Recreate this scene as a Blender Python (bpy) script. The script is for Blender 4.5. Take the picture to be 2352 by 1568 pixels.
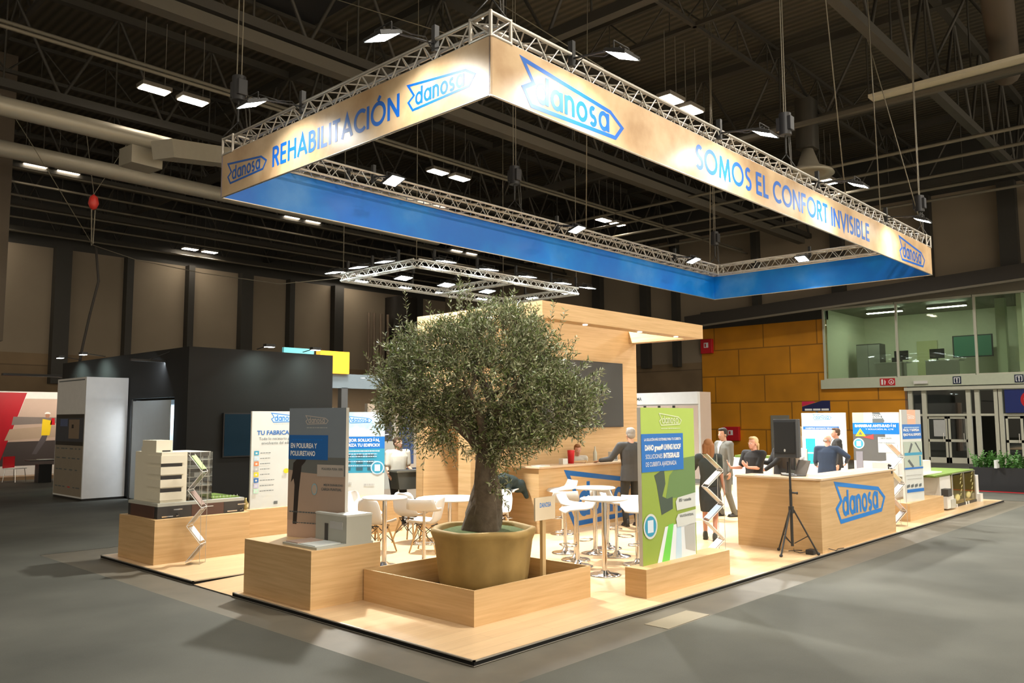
import bpy, bmesh, math, random
import numpy as np
from mathutils import Vector, Matrix, Euler

for o in list(bpy.data.objects): bpy.data.objects.remove(o)
SC = bpy.context.scene
COL = SC.collection
PI = math.pi
rnd = random.Random(7)

# ------------------------------------------------------------------ camera
cam_d = bpy.data.cameras.new('camera'); cam = bpy.data.objects.new('camera', cam_d); COL.objects.link(cam)
yaw, pit, rol = 0.751287, 0.0946025, -0.003528
Fw = Vector((math.cos(yaw)*math.cos(pit), math.sin(yaw)*math.cos(pit), math.sin(pit)))
Rt = Vector((math.sin(yaw), -math.cos(yaw), 0)); Up = Rt.cross(Fw)
R2 = Rt*math.cos(rol)+Up*math.sin(rol); U2 = -Rt*math.sin(rol)+Up*math.cos(rol)
M = Matrix((R2, U2, -Fw)).transposed().to_4x4(); M.translation = (-4.9188, -5.0392, 2.0502)
cam.matrix_world = M
cam_d.sensor_width = 36; cam_d.lens = 28.75; cam_d.clip_start = .05; cam_d.clip_end = 300
SC.camera = cam

# ------------------------------------------------------------------ world and exposure
w = bpy.data.worlds.new('world'); SC.world = w; w.use_nodes = True
# added warm fill from the open hall sides, stronger at right to light front faces
wn = w.node_tree.nodes; wl = w.node_tree.links; bg = wn['Background']
bg.inputs[0].default_value = (1, .86, .66, 1)
tcw = wn.new('ShaderNodeTexCoord'); dt = wn.new('ShaderNodeVectorMath'); dt.operation = 'DOT_PRODUCT'; dt.inputs[1].default_value = (.25, -.97, .05)
wl.new(tcw.outputs['Generated'], dt.inputs[0]); mr = wn.new('ShaderNodeMapRange'); mr.inputs['From Min'].default_value = -.1; mr.inputs['From Max'].default_value = .95
mr.inputs['To Min'].default_value = .26; mr.inputs['To Max'].default_value = 2.7
wl.new(dt.outputs['Value'], mr.inputs['Value']); wl.new(mr.outputs[0], bg.inputs[1])
SC.view_settings.view_transform = 'Standard'; SC.view_settings.look = 'None'
SC.view_settings.exposure = 0.0; SC.view_settings.gamma = 1; SC.view_settings.use_curve_mapping = False
try:
    SC.cycles.max_bounces = 8; SC.cycles.diffuse_bounces = 3; SC.cycles.transparent_max_bounces = 16
    SC.cycles.sample_clamp_indirect = 4; SC.cycles.caustics_reflective = False; SC.cycles.caustics_refractive = False
except Exception: pass

# ------------------------------------------------------------------ light levels (lamps are built further down)
P_FLOOD = 36      # each LED flood on the big truss, watts
P_HALL = 36        # emission of the hall's roof luminaires
P_RING = 160        # each flood of the far small truss
P_FILL = 660     # each fill light added under roof luminaires to brighten aisle and wall, watts
COOL = (1, .985, .92); WARM = (1, .86, .68)

# ------------------------------------------------------------------ materials
MATS = {}
def nodes(name):
    m = bpy.data.materials.new(name); m.use_nodes = True
    nt = m.node_tree; b = nt.nodes['Principled BSDF']
    return m, nt, b
def mat(name, col=(.5,.5,.5), rough=.5, metal=0, var=.06, scale=6, spec=.5, emit=None, strength=0, bump=0, alpha=1):
    if name in MATS: return MATS[name]
    m, nt, b = nodes(name)
    c = tuple(col)+(1,)
    if var > 0 and emit is None:
        tc = nt.nodes.new('ShaderNodeNewGeometry'); no = nt.nodes.new('ShaderNodeTexNoise'); no.inputs['Scale'].default_value = scale
        no.inputs['Detail'].default_value = 3
        nt.links.new(tc.outputs['Position'], no.inputs['Vector'])
        mx = nt.nodes.new('ShaderNodeMix'); mx.data_type = 'RGBA'
        mx.inputs[6].default_value = tuple(max(0, x*(1-var)) for x in col)+(1,)
        mx.inputs[7].default_value = tuple(min(1, x*(1+var)) for x in col)+(1,)
        nt.links.new(no.outputs['Fac'], mx.inputs[0]); nt.links.new(mx.outputs[2], b.inputs['Base Color'])
        if bump:
            bp = nt.nodes.new('ShaderNodeBump'); bp.inputs['Strength'].default_value = bump; bp.inputs['Distance'].default_value = .01
            nt.links.new(no.outputs['Fac'], bp.inputs['Height']); nt.links.new(bp.outputs[0], b.inputs['Normal'])
    else: b.inputs['Base Color'].default_value = c
    b.inputs['Roughness'].default_value = rough; b.inputs['Metallic'].default_value = metal
    b.inputs['Specular IOR Level'].default_value = spec
    if emit is not None:
        b.inputs['Emission Color'].default_value = tuple(emit)+(1,); b.inputs['Emission Strength'].default_value = strength
    b.inputs['Alpha'].default_value = alpha
    MATS[name] = m; return m

def wood_mat(name, c1, c2, sc=(.7,.7,15), rough=.45, planks=False, obj=False):
    m, nt, b = nodes(name); L = nt.links; N = nt.nodes
    g = N.new('ShaderNodeNewGeometry'); mp = N.new('ShaderNodeMapping'); mp.inputs['Scale'].default_value = sc
    L.new(g.outputs['Position'], mp.inputs['Vector'])
    n = N.new('ShaderNodeTexNoise'); n.inputs['Scale'].default_value = 1.6; n.inputs['Detail'].default_value = 6; n.inputs['Roughness'].default_value = .62
    L.new(mp.outputs[0], n.inputs['Vector'])
    r = N.new('ShaderNodeValToRGB'); r.color_ramp.elements[0].position = .3; r.color_ramp.elements[1].position = .7
    r.color_ramp.elements[0].color = tuple(c2)+(1,); r.color_ramp.elements[1].color = tuple(c1)+(1,)
    L.new(n.outputs['Fac'], r.inputs[0]); out = r.outputs[0]
    if planks:
        br = N.new('ShaderNodeTexBrick'); L.new(g.outputs['Position'], br.inputs['Vector'])
        br.inputs['Scale'].default_value = 1; br.inputs['Brick Width'].default_value = 1.25; br.inputs['Row Height'].default_value = .195
        br.inputs['Mortar Size'].default_value = .0025; br.inputs['Color1'].default_value = (1,1,1,1); br.inputs['Color2'].default_value = (.9,.88,.86,1)
        br.inputs['Mortar'].default_value = (.7,.66,.6,1)
        mx = N.new('ShaderNodeMix'); mx.data_type = 'RGBA'; mx.blend_type = 'MULTIPLY'; mx.inputs[0].default_value = 1
        L.new(out, mx.inputs[6]); L.new(br.outputs['Color'], mx.inputs[7]); out = mx.outputs[2]
    L.new(out, b.inputs['Base Color']); b.inputs['Roughness'].default_value = rough
    MATS[name] = m; return m

def glass_mat(name, tint=(.9,1,.95), fac=.12, rough=.02):
    m = bpy.data.materials.new(name); m.use_nodes = True; nt = m.node_tree; N = nt.nodes; N.clear()
    o = N.new('ShaderNodeOutputMaterial'); t = N.new('ShaderNodeBsdfTransparent'); t.inputs[0].default_value = tuple(tint)+(1,)
    gl = N.new('ShaderNodeBsdfGlossy'); gl.inputs['Roughness'].default_value = rough
    lw = N.new('ShaderNodeLayerWeight'); lw.inputs[0].default_value = .25
    mt = N.new('ShaderNodeMath'); mt.operation = 'MULTIPLY_ADD'; mt.inputs[1].default_value = .6; mt.inputs[2].default_value = fac
    nt.links.new(lw.outputs['Fresnel'], mt.inputs[0])
    mx = N.new('ShaderNodeMixShader'); nt.links.new(mt.outputs[0], mx.inputs[0]); nt.links.new(t.outputs[0], mx.inputs[1]); nt.links.new(gl.outputs[0], mx.inputs[2])
    nt.links.new(mx.outputs[0], o.inputs[0]); MATS[name] = m; return m

oak = wood_mat('oak_laminate', (.66,.45,.235), (.52,.33,.15), rough=.42)
oak_floor = wood_mat('oak_floor', (.76,.55,.33), (.68,.47,.265), sc=(.9,9,9), rough=.3, planks=True)
white = mat('white_paint', (.74,.73,.70), .4, var=.02)
wplast = mat('white_plastic', (.85,.84,.82), .3, var=.01)
chrome = mat('chrome', (.85,.85,.86), .12, 1, var=0)
alu = mat('aluminium', (.62,.6,.56), .38, 1, var=.05)
alu_truss = mat('truss_aluminium', (.55,.52,.47), .45, .75, var=.08)
black = mat('black_metal', (.02,.02,.02), .45, 0)
blackp = mat('black_plastic', (.015,.015,.017), .5)
darkgrey = mat('dark_grey', (.05,.05,.05), .5)
grey = mat('grey_paint', (.3,.3,.29), .5)
lgrey = mat('light_grey', (.5,.51,.5), .5)
blue = mat('logo_blue', (.003,.20,.66), .4, var=.03)
dblue = mat('band_blue', (.01,.12,.42), .4, var=.03)
ink = mat('ink_grey', (.1,.12,.13), .6, var=.02)
inkw = mat('ink_white', (.85,.86,.87), .5, var=.01)
red = mat('red_paint', (.55,.01,.02), .4)
cardw = mat('board_white', (.64,.66,.65), .5, var=.02)
acryl = glass_mat('clear_acrylic', (.93,.95,.95), .07, .05)
led_cool = mat('led_cool', (1,1,1), .5, emit=(.9,1,.97), strength=30)
led_hall = mat('hall_tube_light', (1,1,1), .5, emit=(1,.87,.7), strength=P_HALL)

# ------------------------------------------------------------------ mesh builder
class MB:
    def __init__(s): s.v=[]; s.f=[]; s.m=[]; s.mats=[]; s.sm=[]
    def mi(s, m):
        if m not in s.mats: s.mats.append(m)
        return s.mats.index(m)
    def add(s, vs, fs, m, smooth=False):
        b=len(s.v); s.v += [tuple(v) for v in vs]; k=s.mi(m)
        for f in fs: s.f.append(tuple(b+i for i in f)); s.m.append(k); s.sm.append(smooth)
        return s
    def box(s, a, b, m):
        x0,y0,z0=a; x1,y1,z1=b
        if x0>x1:x0,x1=x1,x0
        if y0>y1:y0,y1=y1,y0
        if z0>z1:z0,z1=z1,z0
        return s.add([(x0,y0,z0),(x1,y0,z0),(x1,y1,z0),(x0,y1,z0),(x0,y0,z1),(x1,y0,z1),(x1,y1,z1),(x0,y1,z1)],
              [(0,3,2,1),(4,5,6,7),(0,1,5,4),(1,2,6,5),(2,3,7,6),(3,0,4,7)], m)
    def obox(s, c, size, m, rot=(0,0,0)):
        t=MB(); h=[q/2 for q in size]; t.box((-h[0],-h[1],-h[2]),(h[0],h[1],h[2]),m)
        R=Euler(rot).to_matrix(); c=Vector(c)
        return s.add([R@Vector(v)+c for v in t.v], t.f, m)
    def tube(s, p0, p1, r, m, n=8, r1=None, caps=True):
        p0=Vector(p0); p1=Vector(p1); r1=r if r1 is None else r1
        d=(p1-p0)
        if d.length<1e-6: return s
        d.normalize(); a=d.orthogonal().normalized(); b=d.cross(a)
        vs=[]; 
        for p,q in ((p0,r),(p1,r1)):
            for i in range(n):
                t=2*PI*i/n; vs.append(p+a*math.cos(t)*q+b*math.sin(t)*q)
        fs=[(i,(i+1)%n,n+(i+1)%n,n+i) for i in range(n)]
        s.add(vs,fs,m,True)
        if caps: s.add(vs[:n],[tuple(range(n))[::-1]],m); s.add(vs[n:],[tuple(range(n))],m)
        return s
    def path(s, pts, r, m, n=6):
        pts=[Vector(p) for p in pts]; k=len(pts)
        rs = r if isinstance(r,(list,tuple)) else [r]*k
        d0=(pts[1]-pts[0]).normalized(); a=d0.orthogonal().normalized(); vs=[]
        for i,p in enumerate(pts):
            d=(pts[min(i+1,k-1)]-pts[max(i-1,0)]).normalized()
            a=(a-d*a.dot(d)); a=a.normalized() if a.length>1e-5 else d.orthogonal().normalized(); b=d.cross(a)
            for j in range(n):
                t=2*PI*j/n; vs.append(p+a*math.cos(t)*rs[i]+b*math.sin(t)*rs[i])
        fs=[(i*n+j,i*n+(j+1)%n,(i+1)*n+(j+1)%n,(i+1)*n+j) for i in range(k-1) for j in range(n)]
        fs+=[tuple(range(n))[::-1], tuple((k-1)*n+j for j in range(n))]
        return s.add(vs,fs,m,True)
    def lathe(s, prof, m, c=(0,0,0), n=32, smooth=True):
        vs=[];k=len(prof)
        for r,z in prof:
            for j in range(n):
                t=2*PI*j/n; vs.append((c[0]+r*math.cos(t),c[1]+r*math.sin(t),c[2]+z))
        fs=[(i*n+j,i*n+(j+1)%n,(i+1)*n+(j+1)%n,(i+1)*n+j) for i in range(k-1) for j in range(n)]
        if prof[0][0]>1e-4: fs.append(tuple(range(n))[::-1])
        if prof[-1][0]>1e-4: fs.append(tuple((k-1)*n+j for j in range(n)))
        return s.add(vs,fs,m,smooth)
    def ell(s, c, r, m, n=14, k=9, rot=None):
        vs=[]; c=Vector(c); R=Euler(rot).to_matrix() if rot else Matrix.Identity(3)
        vs.append(c+R@Vector((0,0,-r[2])))
        for i in range(1,k):
            ph=-PI/2+PI*i/k
            for j in range(n):
                t=2*PI*j/n; vs.append(c+R@Vector((r[0]*math.cos(ph)*math.cos(t),r[1]*math.cos(ph)*math.sin(t),r[2]*math.sin(ph))))
        vs.append(c+R@Vector((0,0,r[2]))); e=len(vs)-1
        fs=[(0,1+(j+1)%n,1+j) for j in range(n)]
        fs+=[(1+i*n+j,1+i*n+(j+1)%n,1+(i+1)*n+(j+1)%n,1+(i+1)*n+j) for i in range(k-2) for j in range(n)]
        fs+=[(e,1+(k-2)*n+j,1+(k-2)*n+(j+1)%n) for j in range(n)]
        return s.add(vs,fs,m,True)
    def cap(s, p0, p1, r0, r1, m, n=12):      # capsule
        p0=Vector(p0);p1=Vector(p1);d=p1-p0;L=d.length
        if L<1e-6: return s.ell(p0,(r0,)*3,m)
        d/=L;a=d.orthogonal().normalized();b=d.cross(a);rings=[]
        for q in (-1,-.7,-.35): rings.append((p0+d*r0*q, r0*math.sqrt(max(0,1-q*q))))
        rings.append((p0,r0)); rings.append((p1,r1))
        for q in (.35,.7,1): rings.append((p1+d*r1*q, r1*math.sqrt(max(0,1-q*q))))
        vs=[rings[0][0]]
        for p,r in rings[1:-1]:
            for j in range(n):
                t=2*PI*j/n; vs.append(p+a*math.cos(t)*r+b*math.sin(t)*r)
        vs.append(rings[-1][0]); e=len(vs)-1; k=len(rings)-2
        fs=[(0,1+(j+1)%n,1+j) for j in range(n)]
        fs+=[(1+i*n+j,1+i*n+(j+1)%n,1+(i+1)*n+(j+1)%n,1+(i+1)*n+j) for i in range(k-1) for j in range(n)]
        fs+=[(e,1+(k-1)*n+j,1+(k-1)*n+(j+1)%n) for j in range(n)]
        return s.add(vs,fs,m,True)
    def loft(s, rings, m, n=16):              # rings (x,y,z,rx,ry) closed, z-up ellipses
        vs=[];k=len(rings)
        for (x,y,z,rx,ry) in rings:
            for j in range(n):
                t=2*PI*j/n; c_=math.cos(t); s_=math.sin(t)
                c_=math.copysign(abs(c_)**.85,c_); s_=math.copysign(abs(s_)**.85,s_)
                vs.append((x+rx*c_,y+ry*s_,z))
        fs=[(i*n+j,i*n+(j+1)%n,(i+1)*n+(j+1)%n,(i+1)*n+j) for i in range(k-1) for j in range(n)]
        fs+=[tuple(range(n))[::-1], tuple((k-1)*n+j for j in range(n))]
        return s.add(vs,fs,m,True)
    def prism(s, pts, y0, y1, m):             # xz polygon (ccw seen from -y) extruded in y
        n=len(pts); vs=[(x,y0,z) for x,z in pts]+[(x,y1,z) for x,z in pts]
        fs=[tuple(range(n)),tuple(range(2*n-1,n-1,-1))]+[(i,n+i,n+(i+1)%n,(i+1)%n) for i in range(n)]
        return s.add(vs,fs,m)
    def flat(s, pts, y, m): return s.add([(x,y,z) for x,z in pts],[tuple(range(len(pts)))],m)
    def xf(s, M_):
        s.v=[tuple(M_@Vector(v)) for v in s.v]; return s
    def join(s, o, M_=None):
        b=len(s.v); s.v += [tuple(M_@Vector(v)) if M_ else v for v in o.v]
        for f,k,sm in zip(o.f,o.m,o.sm): s.f.append(tuple(b+i for i in f)); s.m.append(s.mi(o.mats[k])); s.sm.append(sm)
        return s
    def build(s, name, parent=None, label=None, bevel=0, remesh=0, loc=None):
        me=bpy.data.meshes.new(name); me.from_pydata(s.v,[],s.f)
        for m in s.mats: me.materials.append(m)
        me.polygons.foreach_set('material_index', s.m); me.polygons.foreach_set('use_smooth', s.sm); me.update()
        o=bpy.data.objects.new(name,me); COL.objects.link(o)
        if parent: o.parent=parent
        if loc: o.location=loc
        if label: o['label']=label
        if bevel:
            md=o.modifiers.new('bevel','BEVEL'); md.width=bevel; md.segments=2; md.limit_method='ANGLE'; md.angle_limit=math.radians(50)
        if remesh:
            md=o.modifiers.new('remesh','REMESH'); md.mode='VOXEL'; md.voxel_size=remesh; md.use_smooth_shade=True
            md=o.modifiers.new('smooth','SMOOTH'); md.factor=.5; md.iterations=3
        return o

def tag(o, label, cat, group=None, kind=None):
    o['label']=label; o['category']=cat
    if group: o['group']=group
    if kind: o['kind']=kind
    return o
def struct(name, mb, **k):
    o=mb.build(name,**k); o['kind']='structure'; return o
def thing(name, label, cat, loc=(0,0,0), rz=0, group=None):
    o=bpy.data.objects.new(name,None); COL.objects.link(o); o.location=loc; o.rotation_euler=(0,0,rz); o.empty_display_size=.1
    return tag(o,label,cat,group)
def dup(root, loc=None, rz=None, label=None, group=None):
    def cp(o,par):
        c=o.copy(); COL.objects.link(c)
        if par: c.parent=par
        for ch in kids.get(o.name,[]): cp(ch,c)
        return c
    kids={}
    for o in bpy.data.objects:
        if o.parent: kids.setdefault(o.parent.name,[]).append(o)
    r=cp(root,None)
    if loc is not None: r.location=loc
    if rz is not None: r.rotation_euler=(0,0,rz)
    if label: r['label']=label
    if group: r['group']=group
    return r

# ------------------------------------------------------------------ lettering
_tc={}
def text_geo(sx, bold=0):
    key=(sx,bold)
    if key in _tc: return _tc[key]
    cu=bpy.data.curves.new('tmp','FONT'); cu.body=sx; cu.size=1; cu.resolution_u=3; cu.offset=bold; cu.fill_mode='FRONT'
    ob=bpy.data.objects.new('tmp',cu); COL.objects.link(ob)
    dg=bpy.context.evaluated_depsgraph_get(); dg.update()
    me=bpy.data.meshes.new_from_object(ob.evaluated_get(dg))
    vs=[(v.co.x,v.co.y) for v in me.vertices]; fs=[tuple(p.vertices) for p in me.polygons]
    bpy.data.objects.remove(ob); bpy.data.curves.remove(cu); bpy.data.meshes.remove(me)
    xs=[a for a,b in vs] or [0,1]; ys=[b for a,b in vs] or [0,1]
    _tc[key]=(vs,fs,min(xs),max(xs),min(ys),max(ys)); return _tc[key]
def text(mb, sx, x, z, h, m, y, wd=None, bold=.02, center=False):
    """front faces -Y; x,z lower-left of cap box; h = height of a capital"""
    vs,fs,x0,x1,y0,y1=text_geo(sx,bold)
    k=h/.73; kx=k if wd is None else wd/max(1e-6,(x1-x0))
    ox=x-(x1-x0)*kx/2 if center else x
    mb.add([(ox+(a-x0)*kx, y, z+b*k) for a,b in vs], fs, m)
    return mb

# the tag-shaped emblem with its lower-case word, w wide, .30 w high
def stroke(mb, pts, wd, y, m, closed=False):
    n=len(pts); L=[];Rr=[]
    for i in range(n):
        p=Vector(pts[i]); a=Vector(pts[(i-1)%n]) if (closed or i>0) else None; b=Vector(pts[(i+1)%n]) if (closed or i<n-1) else None
        d0=(p-a).normalized() if a is not None else None; d1=(b-p).normalized() if b is not None else None
        if d0 is None: d0=d1
        if d1 is None: d1=d0
        t=(d0+d1); t=t.normalized() if t.length>1e-6 else d0
        nn=Vector((-t.y,t.x)); c=max(.35,nn.dot(Vector((-d0.y,d0.x)))); o=wd/2/c
        L.append(p+nn*o); Rr.append(p-nn*o)
    vs=[(q.x,y,q.y) for q in L]+[(q.x,y,q.y) for q in Rr]
    k=n if closed else n-1
    mb.add(vs,[(i,n+i,n+(i+1)%n,(i+1)%n) for i in range(k)],m)
def arc(cx,cz,rx,rz,a0,a1,n=20):
    return [(cx+rx*math.cos(math.radians(a0+(a1-a0)*i/n)),cz+rz*math.sin(math.radians(a0+(a1-a0)*i/n))) for i in range(n+1)]
def emblem(mb, x, z, wd, y, m, fill=None, k=1.0, ht=None):
    """x,z lower left; outline + word"""
    H=(ht/wd if ht else .29)
    S=lambda p:[(x+a*wd, z+b*wd*H/.29) for a,b in p]
    t=.020*k
    out=[(.0,.285),(.86,.195),(.99,.115),(.91,.02),(.075,.0),(.005,.1),(.095,.155)]
    if fill: mb.flat(S(out)[::-1],y+.0008,fill)
    stroke(mb,S(out),t*wd,y,m,True)
    s_=.022*k*wd
    r=.057; b=.050; xs=.172
    def o_(cx): stroke(mb,S(arc(cx,b+r,r*.76,r,0,360,20)[:-1]),s_,y,m,True)
    def bar(px,h0,h1): stroke(mb,S([(px,h0),(px,h1)]),s_,y-.0012,m)
    o_(xs); bar(xs+.045,b-.010,b+.178)                 # d
    o_(xs+.134); bar(xs+.179,b-.010,b+.124)            # a
    bar(xs+.2245,b-.010,b+.124); stroke(mb,S([(xs+.2245,b+.06)]+arc(xs+.2595,b+.072,.035,.044,170,0,10)+[(xs+.2945,b-.010)]),s_,y,m)  # n
    o_(xs+.383)                                         # o
    stroke(mb,S(arc(xs+.4965,b+.086,.024,.030,50,270,10)+arc(xs+.4965,b+.028,.026,.030,90,-150,10)[1:]),s_,y,m)  # s
    o_(xs+.612); bar(xs+.657,b-.010,b+.124)             # a

# geometric capitals drawn as strokes (unit height)
def _A(cx,cz,rx,rz,a0,a1,n=18): return arc(cx,cz,rx,rz,a0,a1,n)
GL={'I':(.16,[[(.08,0),(.08,1)]]),'L':(.46,[[(.08,1),(.08,.07),(.44,.07)]]),'E':(.50,[[(.08,0),(.08,1)],[(.08,.93),(.48,.93)],[(.08,.51),(.45,.51)],[(.08,.07),(.48,.07)]]),
 'F':(.48,[[(.08,0),(.08,1)],[(.08,.93),(.47,.93)],[(.08,.50),(.43,.50)]]),'T':(.52,[[(.0,.93),(.52,.93)],[(.26,0),(.26,.93)]]),'H':(.66,[[(.08,0),(.08,1)],[(.58,0),(.58,1)],[(.08,.52),(.58,.52)]]),
 'N':(.72,[[(.08,0),(.08,.98)],[(.08,.93),(.64,.07)],[(.64,.02),(.64,1)]]),'M':(.86,[[(.07,0),(.16,.97)],[(.16,.93),(.43,.12),(.70,.93)],[(.70,.97),(.79,0)]]),'V':(.70,[[(.03,1),(.35,.06),(.67,1)]]),
 'A':(.74,[[(.04,0),(.37,.96),(.70,0)],[(.17,.32),(.57,.32)]]),'O':(.92,[_A(.46,.5,.39,.44,0,360,32)[:-1]+['c']]),'C':(.72,[_A(.46,.5,.39,.44,48,312,26)]),
 'R':(.56,[[(.08,0),(.08,1)],[(.08,.93),(.27,.93)]+_A(.27,.72,.20,.21,80,-80,10)+[(.27,.51),(.08,.51)],[(.26,.51),(.52,0)]]),
 'B':(.56,[[(.08,0),(.08,1)],[(.08,.93),(.26,.93)]+_A(.26,.74,.17,.19,80,-80,9)+[(.08,.54)],[(.08,.54),(.28,.54)]+_A(.28,.305,.20,.235,80,-80,9)+[(.28,.07),(.08,.07)]]),
 'S':(.50,[_A(.27,.73,.17,.20,40,250,12)+_A(.25,.28,.20,.22,75,-145,14)])}
def stroke_text(mb,sx,x,z,h,m,y,wd,wt=.175):
    adv=[.30 if c==' ' else GL['O' if c=='Ó' else c][0]+.10 for c in sx]; k=wd/(sum(adv)-.10); px_=x; q=0
    for c,a in zip(sx,adv):
        if c!=' ':
            for st in GL['O' if c=='Ó' else c][1]:
                cl=st[-1]=='c'; pts=[(px_+u*k,z+v*h) for u,v in (st[:-1] if cl else st)]; stroke(mb,pts,wt*h,y-.0004*(q%4),m,cl); q+=1
            if c=='Ó': stroke(mb,[(px_+.44*k,z+1.04*h),(px_+.58*k,z+1.24*h)],wt*h,y,m)
        px_+=a*k
# ================================================================== the hall
XW, YW, ZR = 36.0, 40.0, 15.0
def tile_mat(name, c, mort, sc, rough=.6, var=.08):
    m, nt, b = nodes(name); N=nt.nodes; L=nt.links
    g=N.new('ShaderNodeNewGeometry'); sp=N.new('ShaderNodeSeparateXYZ'); mp=N.new('ShaderNodeCombineXYZ'); ad=N.new('ShaderNodeMath')
    L.new(g.outputs['Position'],sp.inputs[0]); L.new(sp.outputs[0],ad.inputs[0]); L.new(sp.outputs[1],ad.inputs[1]); L.new(ad.outputs[0],mp.inputs[0]); L.new(sp.outputs[2],mp.inputs[1])
    br=N.new('ShaderNodeTexBrick'); L.new(mp.outputs[0],br.inputs['Vector']); br.inputs['Scale'].default_value=1
    br.inputs['Brick Width'].default_value=sc[0]; br.inputs['Row Height'].default_value=sc[1]; br.inputs['Mortar Size'].default_value=sc[2]
    br.inputs['Color1'].default_value=tuple(c)+(1,); br.inputs['Color2'].default_value=tuple(x*(1-var*2) for x in c)+(1,); br.inputs['Mortar'].default_value=tuple(mort)+(1,)
    no=N.new('ShaderNodeTexNoise'); no.inputs['Scale'].default_value=.7; L.new(g.outputs['Position'],no.inputs['Vector'])
    mx=N.new('ShaderNodeMix'); mx.data_type='RGBA'; mx.blend_type='MULTIPLY'; mx.inputs[0].default_value=.5
    L.new(br.outputs['Color'],mx.inputs[6]); L.new(no.outputs['Fac'],mx.inputs[7])
    L.new(mx.outputs[2],b.inputs['Base Color']); b.inputs['Roughness'].default_value=rough
    MATS[name]=m; return m
# concrete floor + carpet
concrete=mat('worn_concrete',(.12,.105,.078),.55,var=.3,scale=2.5)
def carpet_mat():
    m,nt,b=nodes('grey_carpet'); N=nt.nodes; L=nt.links
    g=N.new('ShaderNodeNewGeometry'); n1=N.new('ShaderNodeTexNoise'); n1.inputs['Scale'].default_value=.5; n1.inputs['Detail'].default_value=4
    n2=N.new('ShaderNodeTexNoise'); n2.inputs['Scale'].default_value=220
    L.new(g.outputs['Position'],n1.inputs['Vector']); L.new(g.outputs['Position'],n2.inputs['Vector'])
    r=N.new('ShaderNodeValToRGB'); r.color_ramp.elements[0].color=(.048,.049,.041,1); r.color_ramp.elements[1].color=(.125,.124,.104,1)
    r.color_ramp.elements[0].position=.3; r.color_ramp.elements[1].position=.7
    ad=N.new('ShaderNodeMath'); ad.operation='MULTIPLY_ADD'; ad.inputs[1].default_value=.3; L.new(n2.outputs['Fac'],ad.inputs[0]); 
    sb=N.new('ShaderNodeMath'); sb.operation='MULTIPLY'; sb.inputs[1].default_value=.7; L.new(n1.outputs['Fac'],sb.inputs[0]); L.new(sb.outputs[0],ad.inputs[2])
    L.new(ad.outputs[0],r.inputs[0]); L.new(r.outputs[0],b.inputs['Base Color']); b.inputs['Roughness'].default_value=.8; b.inputs['Specular IOR Level'].default_value=.3
    bp=N.new('ShaderNodeBump'); bp.inputs['Strength'].default_value=.25; bp.inputs['Distance'].default_value=.004; L.new(n2.outputs['Fac'],bp.inputs['Height']); L.new(bp.outputs[0],b.inputs['Normal'])
    MATS['grey_carpet']=m; return m
carpet=carpet_mat()
b=MB().box((-20,-20,-.3),(62,42,-.006),concrete); struct('floor',b)
b=MB().box((-20,-20,-.006),(-.52,42,-.001),carpet).box((-.52,-20,-.006),(XW,-.55,-.001),carpet).box((18.5,-.55,-.006),(XW,9,-.001),carpet).box((-.52,9.0,-.006),(XW,42,-.001),carpet)
o=b.build('trim_1'); o['kind']='structure'; o['label']='grey aisle carpet around the stand'
# walls: panelled concrete with dark posts
panel=mat('wall_panel',(.27,.22,.16),.8,var=.12,scale=.6)
lowband=tile_mat('wall_low_band',(.30,.21,.12),(.17,.12,.07),(60,1.6,.03),.8)
darkpost=mat('dark_steel',(.035,.033,.028),.6)
b=MB().box((-20,YW,5.4),(XW+.4,YW+.3,10.8),panel).box((-20,YW,0),(XW+.4,YW+.3,5.4),lowband).box((-20,YW,10.8),(XW+.4,YW+.3,ZR),darkpost)
struct('wall_back',b)
b=MB().box((XW,18.5,0),(XW+.3,YW,5.2),lowband).box((XW,18.5,5.2),(XW+.3,YW,12.4),panel).box((XW,-20,8.0),(XW+.3,18.5,12.4),panel).box((XW,-20,12.4),(XW+.3,YW,ZR),darkpost)
struct('wall_right',b)
for i,(x,wd) in enumerate([(9.5,.75),(12.8,.35),(16.2,.35),(19.65,.75),(22.7,.35),(26.2,.7),(33.1,.6)]):
    struct('wall_post',MB().box((x-wd/2,YW-.5,3.9),(x+wd/2,YW,10.8),darkpost))['label']='dark steel post on the back wall'
for y,wd in [(25.6,.6),(22.1,.5),(20.0,.35),(15.0,.35),(10.6,.6),(6.4,.35),(3.1,.7),(-2,.5)]:
    z0=5 if y>18.5 else 8.0
    struct('wall_post',MB().box((XW-.45,y-wd/2,z0),(XW,y+wd/2,12.4),darkpost))['label']='dark steel post on the right wall'
# left edge pillar close to the camera side
tan=mat('pillar_tan',(.10,.075,.05),.6)
struct('hall_column',MB().box((2.0,27,4.8),(3.62,28.2,ZR),tan))['label']='brown hall column at the left edge'
# roof decking
def deck_roof():
    m,nt,b=nodes('roof_decking'); N=nt.nodes; L=nt.links
    g=N.new('ShaderNodeNewGeometry'); wv=N.new('ShaderNodeTexWave'); wv.bands_direction='X'; wv.inputs['Scale'].default_value=1.1; wv.inputs['Distortion'].default_value=0
    L.new(g.outputs['Position'],wv.inputs['Vector']); r=N.new('ShaderNodeValToRGB'); r.color_ramp.elements[0].color=(.04,.033,.02,1); r.color_ramp.elements[1].color=(.085,.07,.045,1)
    L.new(wv.outputs['Fac'],r.inputs[0]); L.new(r.outputs[0],b.inputs['Base Color']); b.inputs['Roughness'].default_value=.7
    bp=N.new('ShaderNodeBump'); bp.inputs['Strength'].default_value=.6; bp.inputs['Distance'].default_value=.05; L.new(wv.outputs['Fac'],bp.inputs['Height']); L.new(bp.outputs[0],b.inputs['Normal'])
    return m
roofm=deck_roof(); voidm=mat('roof_dark_zone',(.012,.012,.013),.9)
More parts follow.
